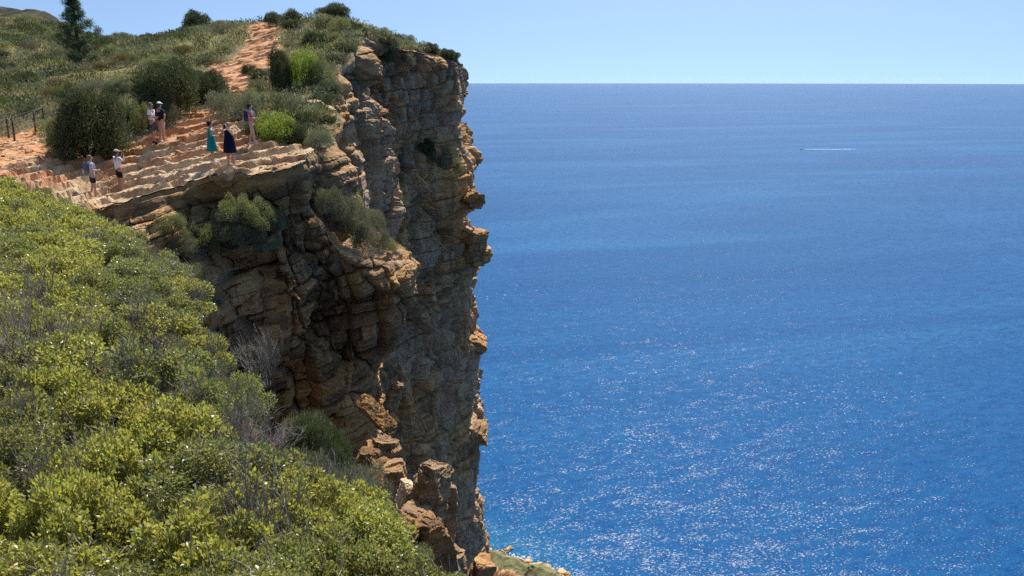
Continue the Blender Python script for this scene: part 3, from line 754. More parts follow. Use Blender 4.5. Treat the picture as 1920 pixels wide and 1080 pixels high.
px_plant('dark', 540, 74, 70, 34, 'wide dark bush right of the path just below the crest', var=0)
px_plant('olive', 636, 62, 52, 42, 'olive bush just left of the cliff brink below the crowning bush', var=1)
px_plant('dark', 815, 88, 44, 20, 'low dark bush on the rim of the far cliff near its right end', var=1)
px_plant('dark', 848, 84, 26, 12, 'little dark bush on the last corner of the far cliff rim', var=2)
px_plant('dark', 742, 74, 32, 16, 'low dark bush half way along the far cliff rim', var=0)
px_plant('grey', 700, 68, 46, 20, 'thin grey bush clinging to the sloping rim of the far cliff', var=1)
px_plant('straw' if 'straw' in KIND else 'rusty', 458, 30.3, 26, 18, 'dry brownish tuft on the bright terrace edge below the woman in the navy dress', var=0)
px_plant('rusty', 240, 66, 60, 30, 'rusty brown low bush on the hillside above the dome-shaped bush', var=1)

# shrubs rooted on the cliff faces
ALLV = np.concatenate([o_v for o_v in (HEADV,)])
def face_at(px, py, V=None):
    V = ALLV if V is None else V
    a, b = pix(V); m = np.where((np.abs(a-px) < 4) & (np.abs(b-py) < 4))[0]
    if len(m) == 0: return None
    return V[m[np.argmin(V[m, 1])]]
for (px, py, w, hgt, kind, lab) in (
    (462, 372, 80, 60, 'olive', 'green bush growing out of the cliff right under the terrace edge, top of its cluster'),
    (505, 382, 74, 64, 'olive', 'olive bush on the cliff below the dry tuft, right part of the hanging cluster'),
    (470, 420, 84, 56, 'grey', 'grey-green bush in the middle of the cluster on the cliff under the terrace'),
    (512, 432, 60, 44, 'grey', 'grey-green bush at the lower end of the cluster on the cliff under the terrace'),
    (398, 425, 74, 66, 'olive', 'olive bush hanging in the dark cleft of the cliff above the thicket'),
    (360, 440, 70, 60, 'grey', 'grey-green bush at the foot of the cliff just above the thicket'),
    (430, 490, 62, 54, 'dark', 'dark bush low on the cliff between the thicket and the brown overhang'),
    (345, 400, 60, 46, 'olive', 'small olive bush under the cream ledge, right of the pair of walkers'),
    (330, 470, 60, 60, 'grey', 'grey bush at the foot of the cliff behind the upper right rim of the thicket'),
    (385, 500, 66, 60, 'olive', 'olive bush at the foot of the cliff where the thicket meets the brown overhang'),
    (540, 400, 40, 44, 'grey', 'narrow grey bush under the right corner of the terrace edge'),
    (432, 395, 50, 40, 'grey', 'grey-green bush left of the topmost bush under the terrace edge'),
    (418, 540, 46, 44, 'grey', 'lowest grey-green bush on the cliff right above the thicket'),
    (832, 285, 76, 44, 'grey', 'grey-green bush on the far cliff ledge under its right-hand rim'),
    (858, 300, 40, 30, 'olive', 'small olive bush at the right edge of the far cliff'),
    (800, 268, 44, 34, 'dark', 'dark bush on the upper far cliff ledge'),
    (730, 105, 40, 26, 'dark', 'dark bush just under the rim of the far cliff'),
    (768, 105, 34, 20, 'grey', 'grey tuft under the rim of the far cliff, right of the dark one')):
    q = face_at(px, py)
    if q is not None:
        s = (q[1]*CT-q[2]*ST)/FPX
        plant(kind, q[0], q[1]-(1.05 if q[1] < 40 else 0.1), q[2]-hgt*s*0.5, w*s*0.43, hgt*s*0.95, lab, None)
for i, (px, py, Y, w, hgt, kind, lab) in enumerate((
    (612, 372, 31.8, 60, 66, 'grey', 'grey-green bush at the upper end of the row climbing the rocky spur'),
    (640, 388, 32.4, 66, 60, 'grey', 'second grey-green bush from the top of the row on the rocky spur'),
    (668, 420, 32.6, 74, 66, 'grey', 'bushy grey-green shrub in the middle of the row on the rocky spur'),
    (650, 372, 34.5, 70, 60, 'olive', 'olive shrub behind the upper row of bushes on the rocky spur'),
    (700, 446, 33.0, 70, 52, 'grey', 'grey-green bush near the lower end of the row on the rocky spur'),
    (690, 410, 35.0, 66, 52, 'grey', 'taller grey bush in the rear of the row on the rocky spur'),
    (728, 462, 33.8, 44, 34, 'olive', 'small olive bush at the lower end of the rocky spur above its pale lip'))):
    q = P(px, py+hgt*0.35, Y); s = (q[1]*CT-q[2]*ST)/FPX
    plant(kind, q[0], q[1], q[2], w*s/2, hgt*s, lab, None)

# shrubs along the rim of the cliff
for i in range(len(EDGE)):
    ex, ey = EDGE[i, :2]
    if 34 < ey < 80 and i % 3 == 0:
        ang = random.uniform(0, 6.28); x, y = ex-random.uniform(0.1, 0.7), ey+random.uniform(-0.3, 0.3)
        r = random.uniform(0.35, 0.75)*(0.8+ey/140)
        plant(random.choice(['olive', 'grey', 'dark', 'grey']), x, y, hz(x, y)-0.1, r, r*random.uniform(0.8, 1.1), 'scrubby bush rooted right on the brink of the cliff '+('at its grassy shoulder' if ey < 62 else 'along the far headland rim'), 'bushes along the cliff rim')

# maquis on the hillside, one thing per shrub
_taken = []
def scatter(n, x0, x1, y0, y1, kinds, size, labelf, group, rmax=0.25, gap=0.75):
    c = 0
    X = RNG.uniform(x0, x1, n*12); Y = RNG.uniform(y0, y1, n*12)
    ok = in_poly(X, Y, PLATEAU) & (path_mask(X, Y) < rmax) & (d_line(X, Y, EDGE2) > 0.5)
    H = hfun(X, Y); ax, ay = pix(np.stack([X, Y, H], 1))
    ok &= (ax > -60) & (ax < 900) & (ay > -20) & (ay < 330)
    for i in np.where(ok)[0]:
        if c >= n: break
        r = random.uniform(*size)*(0.7+Y[i]/130.0)
        if any((X[i]-a)**2+(Y[i]-b)**2 < (gap*(r+q))**2 for a, b, q in _taken): continue
        k = random.choice(kinds)
        plant(k, X[i], Y[i], H[i], r, r*random.uniform(.8, 1.25), labelf(k, ax[i], Y[i]), group)
        _taken.append((X[i], Y[i], r)); c += 1
    return c
ADJ = {'olive': 'olive-green', 'grey': 'grey-green', 'dark': 'dark green', 'rusty': 'rust-tinged', 'bright': 'fresh green', 'bare': 'leafless grey'}
scatter(60, -40, -8, 34, 60, ['olive', 'olive', 'grey', 'grey', 'rusty', 'dark'], (0.55, 0.95), lambda k, a, y: ADJ[k]+' maquis shrub on the near slope '+('right of the red path' if a > 450 else 'left of the red path'), 'maquis shrubs on the near slope')
scatter(66, -60, -8, 58, 100, ['olive', 'olive', 'grey', 'rusty', 'olive', 'dark'], (0.6, 1.0), lambda k, a, y: ADJ[k]+' maquis shrub on the upper slope '+('right of the red path' if a > 480 else 'left of the red path'), 'maquis shrubs on the upper slope')
scatter(30, -110, -20, 95, 175, ['olive', 'grey', 'dark', 'rusty', 'olive'], (0.8, 1.3), lambda k, a, y: 'distant '+ADJ[k]+' shrub '+('on the crest left of the pine' if a < 150 else 'along the skyline right of the pine'), 'distant shrubs on the crest')

# low scrub that nobody could count: one object over the open slope
def carpet(name, n, area, L, W, mat, seed, per=9, hgt=0.22, cond=None):
    rng = np.random.default_rng(seed); x0, x1, y0, y1 = area
    X = rng.uniform(x0, x1, n*3); Y = y0+(y1-y0)*rng.uniform(size=n*3)**1.25
    ok = in_poly(X, Y, PLATEAU) & (path_mask(X, Y) < 0.35)
    if cond is not None: ok &= cond(X, Y)
    X = X[ok][:n]; Y = Y[ok][:n]
    H = hfun(X, Y); a, b = pix(np.stack([X, Y, H], 1)); v = (a > -80) & (a < 900); X, Y, H = X[v], Y[v], H[v]
    X = np.repeat(X, per); Y = np.repeat(Y, per); H = np.repeat(H, per); m = len(X)
    sc = (0.6+Y/70.0)
    pos = np.stack([X+rng.normal(size=m)*0.22*sc, Y+rng.normal(size=m)*0.22*sc, H+rng.uniform(0, hgt, m)*np.minimum(sc, 1.25)-0.03], 1)
    ax = unit(rng.normal(size=(m, 3))*0.6+np.array([0, 0, 0.9]))
    V, F = leaves(pos, ax, L, W, rng=rng)
    # bigger leaves further off
    c = np.repeat(pos, 4, 0); V = c+(V-c)*np.repeat(sc, 4)[:, None]
    return tag(link(name, mesh_np(name, V, F, [mat], False)), kind='stuff')
def patch(seed, sc_, lo, hi=9.0):
    return lambda X, Y: (lambda f: (f > lo) & (f < hi))(fbm(xyz0(X/sc_, Y/sc_), 3, seed))
tag(carpet('scrub', 16000, (-90, -8, 34, 170), 0.15, 0.055, M['cover_olive'], 1, 9, 0.25), kind='stuff')
tag(carpet('heath', 8000, (-90, -8, 34, 170), 0.15, 0.05, M['cover_brown'], 2, 9, 0.3, patch(31, 3.0, 0.05)), kind='stuff')
tag(carpet('tall_scrub', 11000, (-90, -8, 34, 170), 0.16, 0.055, M['cover_dark'], 4, 16, 0.62, patch(32, 2.6, 0.34)), kind='stuff')
tag(carpet('grey_scrub', 10000, (-90, -8, 34, 170), 0.15, 0.05, M['cover_grey'], 5, 16, 0.5, patch(33, 2.4, 0.22)), kind='stuff')
tag(carpet('dry_heath', 6000, (-90, -8, 34, 170), 0.22, 0.03, M['straw'], 6, 9, 0.25, patch(34, 3.5, 0.30)), kind='stuff')
tag(carpet('dry_grass', 2600, (-30, -21, 34, 52), 0.34, 0.018, M['straw'], 3, 10, 0.10), 'dry straw-coloured grass around the wire fence', 'grass')

# ------------------------------------------------------------------ foreground thicket
def thicket():
    pts = []
    rng = random.Random(11); tries = 0
    while tries < 9000 and len(pts) < 200:
        tries += 1
        y = 3.2+21*rng.random()**1.35; x = rng.uniform(-17, 0.5)
        X, Y = np.array([x]), np.array([y])
        ins = in_poly(X, Y, BANK_POLY)[0]; d = d_line(X, Y, BANK_EDGE)[0]
        if not ins and d > 0.05*max(0, y-8): continue
        px, py = pix((x, y, -3.0))
        if px < -130 or px > 900 or py > 1330: continue
        r = rng.uniform(0.55, 0.80)*(0.82+y*0.03)
        if ins and d < 0.7: r *= 0.62+0.5*d
        if any((x-a)**2+(y-b)**2 < (0.46*(r+q))**2 for a, b, q, *_ in pts): continue
        pts.append((x, y, r, d if ins else -d, px, py))
    return pts
TH = thicket(); trand = random.Random(21)
def near(px, py, l): return any(abs(px-a) < w and abs(py-b) < h_ for a, b, w, h_ in l)
GREYZ = [(110, 650, 90, 60), (400, 520, 70, 110), (330, 440, 60, 40), (470, 640, 60, 60), (600, 760, 70, 60), (30, 590, 40, 60)]
for i, (x, y, r, d, px, py) in enumerate(sorted(TH, key=lambda t: t[1])):
    edge = d < 0.40+0.02*y
    top = -2.62-0.022*max(0, y-5)+0.05*max(0, y-14)-0.6*max(0, 0.9-d)
    if 5.9 < y < 10 and d < 0.8: k = trand.choice(['mastic', 'grey', 'bare', 'grey', 'oak'])
    elif edge: k = trand.choice(['oak', 'mastic', 'oak']) if y < 6.6 else trand.choice(['grey', 'mastic', 'oak', 'mastic'])
    else: k = trand.choice(['oak']*6+['mastic']*4+['olive'])
    z = bz(x, y); h = max(0.45, min(1.25+0.06*max(0, y-14), (top-z)))*random.uniform(0.92, 1.08)
    where = 'on the brink of the thicket above the gully' if edge else ('in the nearest rows of the thicket' if y < 7.5 else ('in the middle of the foreground thicket' if y < 13 else 'in the rear of the thicket towards the terrace'))
    lab = {'mastic': 'mid-green glossy-leaved shrub ', 'oak': 'yellow-green leafy shrub ', 'olive': 'olive-green shrub ', 'grey': 'grey-green fine-leaved shrub ', 'bare': 'leafless grey twiggy shrub '}[k]+where
    plant(k, x, y, z, r, h, lab, 'shrubs of the foreground thicket')
    if near(px, py, GREYZ) or trand.random() < 0.10 or (5.9 < y < 11 and d < 0.9 and trand.random() < 0.7):
        plant('bare', x+trand.uniform(-.35, .35), y-trand.uniform(0, .35), z, r*0.8, h*trand.uniform(1.0, 1.18), 'leafless grey twiggy shrub '+where, 'shrubs of the foreground thicket')
for (px, py, Y, w, hgt, k, lab) in (
    (600, 850, 8.0, 150, 170, 'dark', 'dark shadowy shrub on the slope at the right rim of the thicket'),
    (640, 930, 7.2, 210, 130, 'bare', 'spreading tangle of bare brown twigs at the lower right of the thicket'),
    (570, 800, 8.8, 120, 120, 'grey', 'grey shrub with pale twigs on the slope below the brown overhang'),
    (720, 960, 7.6, 120, 120, 'bare', 'bare twig bush in front of the pale boulder'),
    (690, 890, 9.0, 110, 90, 'grey', 'grey tuft between the thicket and the orange rocks'),
    (500, 660, 10.5, 110, 110, 'bare', 'bare twigs against the brown cliff above the slope'),
    (760, 1040, 6.6, 120, 100, 'olive', 'small olive shrub at the bottom edge beside the pale boulder')):
    q = P(px, py+hgt/2, Y); s = (q[1]*CT-q[2]*ST)/FPX
    plant(k, q[0], q[1], q[2], w*s/2, hgt*s, lab, None)
tw = random.Random(5)

# ------------------------------------------------------------------ pine on the saddle
def pine(px, Y, hpx, label):
    x, _, z = P(px, 118, Y); z = hz(x, Y); s = (Y*CT-z*ST)/FPX; H = hpx*s
    root = link('pine_tree', None, loc=(x, Y, z)); tag(root, label, 'tree')
    rng = random.Random(3); tr = MB()
    ax = [(0, 0, -0.3)]+[(rng.uniform(-.05, .05)*t*H*0.2, rng.uniform(-.05, .05)*t*H*0.2, H*t) for t in (0.2, 0.4, 0.6, 0.8, 0.97)]
    tr.tube(ax, [0.20, 0.17, 0.14, 0.10, 0.06, 0.02], 7)
    pos = []; dirs = []; limbs = MB()
    n = 40
    for i in range(n):
        t = 0.03+0.95*i/n; a = i*2.4+rng.uniform(-.4, .4)
        reach = H*0.40*(1-(t-0.20)**2*1.3)*(1-t*0.62)*rng.uniform(.55, 1.15)*(0.85 if t < .25 else 1)
        rise = reach*rng.uniform(0.15, 0.55)
        tip = Vector((math.cos(a)*reach, math.sin(a)*reach, H*t+rise))
        base = Vector((0, 0, H*t)); mid = base.lerp(tip, 0.5)+Vector((0, 0, -0.06*reach))
        limbs.tube([base, mid, tip], [0.05*(1.1-t), 0.03*(1.1-t)+.008, 0.008], 4)
        for j in range(8):
            f = rng.uniform(0.35, 1.08); c = base.lerp(tip, f)+Vector((rng.gauss(0, .13), rng.gauss(0, .13), rng.gauss(0.05, .10)))*reach*0.6
            for q in range(58):
                d = Vector((rng.gauss(0, 1), rng.gauss(0, 1), rng.gauss(0.5, 1))).normalized()
                pos.append(c+d*rng.uniform(0, .27)); dirs.append(d)
    t = link('trunk', tr.mesh('pine_trunk', M['bark']), root); link('limbs', limbs.mesh('pine_limbs', M['bark']), t)
    V, F = leaves(np.array([tuple(p) for p in pos]), unit(np.array([tuple(d) for d in dirs])), 0.20, 0.032)
    link('crown', mesh_np('pine_crown', V, F, [M['needle']], False), root)
pine(151, 68, 132, 'dark pine tree with upswept limbs standing alone on the hillside')

# ------------------------------------------------------------------ loose rocks and outcrops
def ico(n):
    import bmesh
    bm = bmesh.new(); bmesh.ops.create_icosphere(bm, subdivisions=n, radius=1.0)
    V = np.array([v.co[:] for v in bm.verts]); F = np.array([[v.index for v in f.verts] for f in bm.faces]); bm.free()
    return V, F
ICO6, ICO4 = ico(6), ico(4)
def rock(name, label, c, size, rot, seed, mat='rock', blocky=0.7, bed=0.5, pat=0.5, cat='rock', group=None, ic=None):
    """an angular boulder: a ball cut by random joint planes, then bedded and weathered"""
    V, F = ic or ICO6
    rg = np.random.default_rng(500+seed); sz = np.array(size); g = min(size)
    nrm = unit(np.concatenate([np.array([[1, .1, 0], [-1, .1, .1], [0, 1, .1], [0, -1, 0], [0, .1, 1], [.1, 0, -1]]), rg.normal(size=(11, 3))]))
    dist = np.concatenate([rg.uniform(0.8, 1.0, 6), rg.uniform(0.80, 1.15, 11)])
    q = V @ nrm.T
    r = np.min(np.where(q > 0.05, dist[None]/np.maximum(q, 0.05), 9.0), axis=1)
    p = V*r[:, None]*sz; o = np.array([seed*13.7, seed*5.1, seed*3.3])
    n = unit(V/sz)
    pw = p+o; wz = pw[:, 2]-0.2*pw[:, 0]+fbm(pw/(g*2), 2, 1100)*g*0.12
    b1, r1, c1 = blocks(wz, pw[:, 0]+pw[:, 1]*0.8, g*0.55, g*1.6, 1000+seed, g*0.03)
    b2, r2, c2 = blocks(wz, pw[:, 0]*0.8-pw[:, 1], g*0.2, g*0.7, 1200+seed, g*0.02)
    d1, d2, cid = voronoi(pw/(g*0.9), 1300+seed)
    d = ((b1+r1)*0.16 + (b2+r2)*0.08 - 0.05*c1 - 0.03*c2 + (cid-0.5)*0.22 + fbm(pw/(g*0.7), 4, 1150)*0.10)*g
    p = p+n*d[:, None]
    me = mesh_np(name, p, F, [M[mat]], False, {'bed': np.clip(bed+r2*0.5, 0, 1), 'blk': np.clip(0.5+r1*0.5, 0, 1), 'patina': cid*0+pat, 'red': cid*0+bed})
    ob = link(name, me, loc=c); ob.rotation_euler = tuple(R(a) for a in rot)
    tag(ob, label, cat)
    if group: ob['group'] = group
    return ob
def prock(px, py, Y, size, rot, seed, label, **k): return rock(k.pop('name', 'rock'), label, P(px, py, Y), size, rot, seed, **k)
prock(710, 778, 26.0, (0.95, 0.36, 0.12), (30, 44, -14), 1, 'long orange slab tilted in the sun on the lower cliff', bed=1.0, pat=0.0, name='rock_slab')
prock(716, 905, 26.6, (0.62, 0.8, 2.0), (0, 6, 12), 21, 'dark upright rock rib that carries the long orange slab', bed=0.4, pat=0.6, name='rock_outcrop')
prock(738, 742, 33.2, (0.32, 0.4, 0.75), (0, 15, 10), 2, 'pale knobbly rock rib above the orange slab', bed=0.3, pat=0.7)
prock(690, 858, 20.0, (0.28, 0.35, 0.24), (10, 20, 0), 3, 'orange rock beside the twigs under the dark hollow', bed=0.95, pat=0.0)
prock(718, 878, 17.0, (0.26, 0.3, 0.2), (0, -14, 30), 4, 'ochre rock wedged right of the orange one', bed=0.9, pat=0.1)
prock(806, 925, 12.0, (0.30, 0.40, 0.62), (4, 14, 12), 5, 'grey rounded boulder with a pale sunlit crest near the bottom of the gully', bed=0.3, pat=1.0)
prock(760, 925, 12.5, (0.13, 0.2, 0.24), (0, 10, 0), 6, 'small cream-coloured rock left of the grey boulder', bed=0.1, pat=0.3, mat='ledge')
prock(812, 1030, 10.5, (0.27, 0.4, 0.62), (0, -6, 25), 7, 'tall pale grey block at the bottom of the frame under the grey boulder', bed=0.35, pat=0.8)
prock(755, 1010, 10.2, (0.24, 0.4, 0.4), (0, -10, 0), 8, 'yellowish rock face between the bare twig bush and the tall block', bed=0.7, pat=0.2)
prock(735, 905, 14.5, (0.30, 0.4, 0.45), (6, 12, 20), 17, 'shaded brown block between the ochre rock and the grey boulder', bed=0.5, pat=0.5)
prock(780, 985, 11.6, (0.30, 0.4, 0.50), (0, 10, -15), 18, 'cracked tan block joining the grey boulder to the tall pale block', bed=0.4, pat=0.7)
prock(838, 960, 13.5, (0.16, 0.3, 0.65), (0, 6, 10), 19, 'narrow grey slab leaning on the right side of the grey boulder', bed=0.3, pat=1.0)
prock(700, 905, 13.0, (0.18, 0.25, 0.2), (10, -8, 0), 20, 'rusty stone half buried under the bare twigs', bed=0.9, pat=0.1)
prock(845, 1085, 13.0, (0.30, 0.5, 0.7), (0, 8, 0), 9, 'shaded grey rock at the bottom edge next to the sea cliff', bed=0.3, pat=0.9)
prock(893, 1092, 62.0, (0.8, 1.4, 2.6), (6, 14, 20), 10, 'sunlit cream pinnacle at the very foot of the far cliff', bed=0.5, pat=0.2, name='rock_pinnacle')
prock(882, 374, 79.0, (1.2, 2.2, 0.9), (0, 16, 10), 11, 'sunlit brown knob jutting from the right edge of the far cliff, uppermost of four', bed=0.7, pat=0.3, name='rock_outcrop')
prock(884, 464, 79.5, (1.7, 2.4, 1.8), (0, 0, 20), 12, 'largest sunlit outcrop on the right edge of the far cliff', bed=0.6, pat=0.4, name='rock_outcrop')
prock(890, 642, 81.0, (1.1, 2.0, 0.9), (0, 24, 0), 13, 'small ochre outcrop half way down the right edge of the far cliff', bed=0.75, pat=0.2, name='rock_outcrop')
prock(895, 806, 82.5, (1.1, 2.0, 1.0), (0, 6, 0), 14, 'lowest sunlit outcrop on the right edge of the far cliff', bed=0.6, pat=0.3, name='rock_outcrop')
prock(700, 505, 33.0, (1.35, 1.0, 0.75), (0, 3, 12), 15, 'massive pale grey block at the lip of the rocky spur', bed=0.3, pat=1.0, name='rock_outcrop')
prock(480, 590, 29.6, (1.65, 1.0, 1.75), (0, 6, -8), 16, 'rounded tan bulge of rock on the cliff above the thicket', bed=0.55, pat=0.15, name='rock_outcrop')
for i, (px, py, Y, s, lab) in enumerate(((380, 222, 37.6, 0.30, 'ochre stone at the top of the ledge steps beside the dome-shaped bush'), (388, 207, 38.4, 0.26, 'upper ochre stone of the natural steps left of the wide grey bush'),
        (445, 284, 31.4, 0.20, 'pale stone on the ledge right of the woman in the navy dress'), (415, 276, 32.2, 0.17, 'pale stone on the ledge between the teal and navy dresses'),
        (590, 205, 38.2, 0.45, 'broken pale rock on the rubble ledge above the terrace corner'), (612, 200, 38.4, 0.40, 'pale rock at the brink of the rubble ledge'), (560, 196, 38.8, 0.30, 'reddish rock at the left end of the rubble ledge'),
        (345, 268, 34.0, 0.22, 'reddish stone on the ledges behind the trio'), (300, 318, 31.6, 0.25, 'cream stone on the ledge in the middle of the terrace'), (500, 296, 30.8, 0.22, 'cream stone near the terrace edge right of the trio'))):
    x = P(px, py, Y)[0]
    rock('stone', lab, (x, Y, hz(x, Y)+s*0.18), (s, s*0.8, s*0.5), (random.uniform(-8, 8), random.uniform(-8, 8), random.uniform(0, 90)), 30+i, 'ledge', bed=0.3 if 'pale' in lab or 'cream' in lab else 0.75, cat='stone', ic=ICO4)
# rubble that nobody could count, strewn over the ledges and the path
def rubble():
    rg = np.random.default_rng(77); m = MB(); V0, F0 = ico(1)
    X = np.concatenate([rg.uniform(-24, -7, 5200), rg.uniform(-26, -9, 6000)]); Y = np.concatenate([rg.uniform(28, 40, 5200), rg.uniform(40, 86, 6000)])
    ok = in_poly(X, Y, PLATEAU) & (path_mask(X, Y) > 0.55) & (fbm(xyz0(X/1.1, Y/1.1), 2, 88) > -0.1) & (d_line(X, Y, EDGE2) > 0.25)
    X, Y = X[ok][:1500], Y[ok][:1500]; H = hfun(X, Y); VV = []; FF = []; rd = []
    for i in range(len(X)):
        r = (0.02+0.10*rg.uniform()**4)*(1+max(0, Y[i]-40)/40)
        v = V0*rg.uniform(.6, 1.2, V0.shape)*np.array([1.2, 0.9, 0.6])*r; a = rg.uniform(0, 6.28)
        v = v @ np.array([[math.cos(a), -math.sin(a), 0], [math.sin(a), math.cos(a), 0], [0, 0, 1]]); VV.append(v+np.array([X[i], Y[i], H[i]+r*0.25])); FF.append(F0+len(V0)*i); rd += [rg.uniform()]*len(V0)
    rd = np.array(rd)
    tag(link('rubble', mesh_np('rubble', np.concatenate(VV), np.concatenate(FF), [M['ledge']], False, {'bed': rd, 'red': rd*0.8})), kind='stuff')
rubble()
# white surf rocks along the shore
SR = random.Random(4)
for i in range(9):
    a = SHORE[1+i % 8]; x, y = a[0]+SR.uniform(-2, 3), a[1]+SR.uniform(-2, 3)
    rock('shore_rock', 'pale rock at the waterline below the cliff', (x, y, SEA_Z+0.5), (SR.uniform(1.2, 3.2), SR.uniform(1.2, 3.0), SR.uniform(0.8, 2.2)), (0, 0, SR.uniform(0, 180)), 60+i, 'ledge' if i % 3 == 0 else 'rock', bed=0.0, cat='rock', group='rocks along the waterline', ic=ICO4)

# ------------------------------------------------------------------ wire fence, far left
fr = link('wire_fence', None, loc=P(40, 245, 38)); tag(fr, 'low wire fence on dark wooden posts beside the orange path', 'fence')
fz = []
for (px, Y, hgt) in ((-30, 36.2, 1.05), (14, 38.6, 1.0), (24, 36.8, 1.1), (66, 38.4, 1.05), (84, 40.4, 0.95)):
    x = P(px, 240, Y)[0]; z = hz(x, Y); b = MB()
    b.tube([(0, 0, -0.2), (0.01, 0, hgt*0.5), (0.03, 0.01, hgt)], [0.05, 0.045, 0.04], 7)
    o = b.build('post', M['post'], fr); o.location = Vector((x, Y, z))-fr.location; fz.append(Vector((x, Y, z)))
fz.sort(key=lambda v: v.x); wr = MB()
for a, c in zip(fz[:-1], fz[1:]):
    for hh in (0.35, 0.65, 0.92):
        wr.tube([a+Vector((0, 0, hh))-fr.location, (a+c)/2+Vector((0, 0, hh-0.03))-fr.location, c+Vector((0, 0, hh))-fr.location], [0.004]*3, 4)
wr.build('wire', M['wire'], fr)
# ------------------------------------------------------------------ people
def skin(name, chains, radii, root, mat, sub=1):
    """grow one continuous surface round connected joints; chains = joint names, radii = name -> (position, (rx, ry))"""
    names = []; E = []
    for ch in chains:
        for n in ch:
            if n not in names: names.append(n)
        E += [(names.index(a), names.index(b)) for a, b in zip(ch[:-1], ch[1:])]
    me = bpy.data.meshes.new(name); me.from_pydata([radii[n][0] for n in names], E, []); me.update()
    o = bpy.data.objects.new(name, me); COL.objects.link(o)
    sk = o.modifiers.new('s', 'SKIN'); sk.use_smooth_shade = True
    for i, n in enumerate(names):
        d = me.skin_vertices[0].data[i]; r = radii[n][1]
        d.radius = r if isinstance(r, tuple) else (r, r); d.use_root = (n == root)
    if sub: sb = o.modifiers.new('b', 'SUBSURF'); sb.levels = sub; sb.render_levels = sub
    bpy.context.view_layer.update()
    dg = bpy.context.evaluated_depsgraph_get()
    out = bpy.data.meshes.new_from_object(o.evaluated_get(dg)); out.name = name
    bpy.data.objects.remove(o); bpy.data.meshes.remove(me)
    out.materials.clear(); out.materials.append(mat)
    return out
M['skin_a'] = plain('skin_fair', (0.52, 0.31, 0.22), 0.6, 0.3, 0.05); M['skin_b'] = plain('skin_tan', (0.40, 0.22, 0.145), 0.6, 0.3, 0.05)
def cloth(n, c): 
    if n not in M: M[n] = plain(n, c, 0.85, 0.15, 0.06)
    return M[n]
ARMS = {   # elbow, wrist, direction of the fingers; right side, mirrored for the left
 'down': ((0.235, -0.03, 1.14), (0.245, 0.05, 0.90), (0.0, 0.15, -1)),
 'bent': ((0.25, -0.02, 1.15), (0.13, 0.22, 1.12), (-0.6, 0.75, 0.1)),
 'photo': ((0.26, 0.13, 1.24), (0.085, 0.25, 1.50), (-0.45, 0.2, 0.9)),
 'hip': ((0.36, -0.08, 1.17), (0.20, 0.02, 1.02), (-0.7, 0.4, -0.5)),
 'forward': ((0.23, 0.16, 1.18), (0.19, 0.38, 1.26), (-0.2, 0.95, 0.2)),
 'swing': ((0.245, -0.12, 1.16), (0.25, -0.10, 0.93), (0.0, 0.1, -1))}
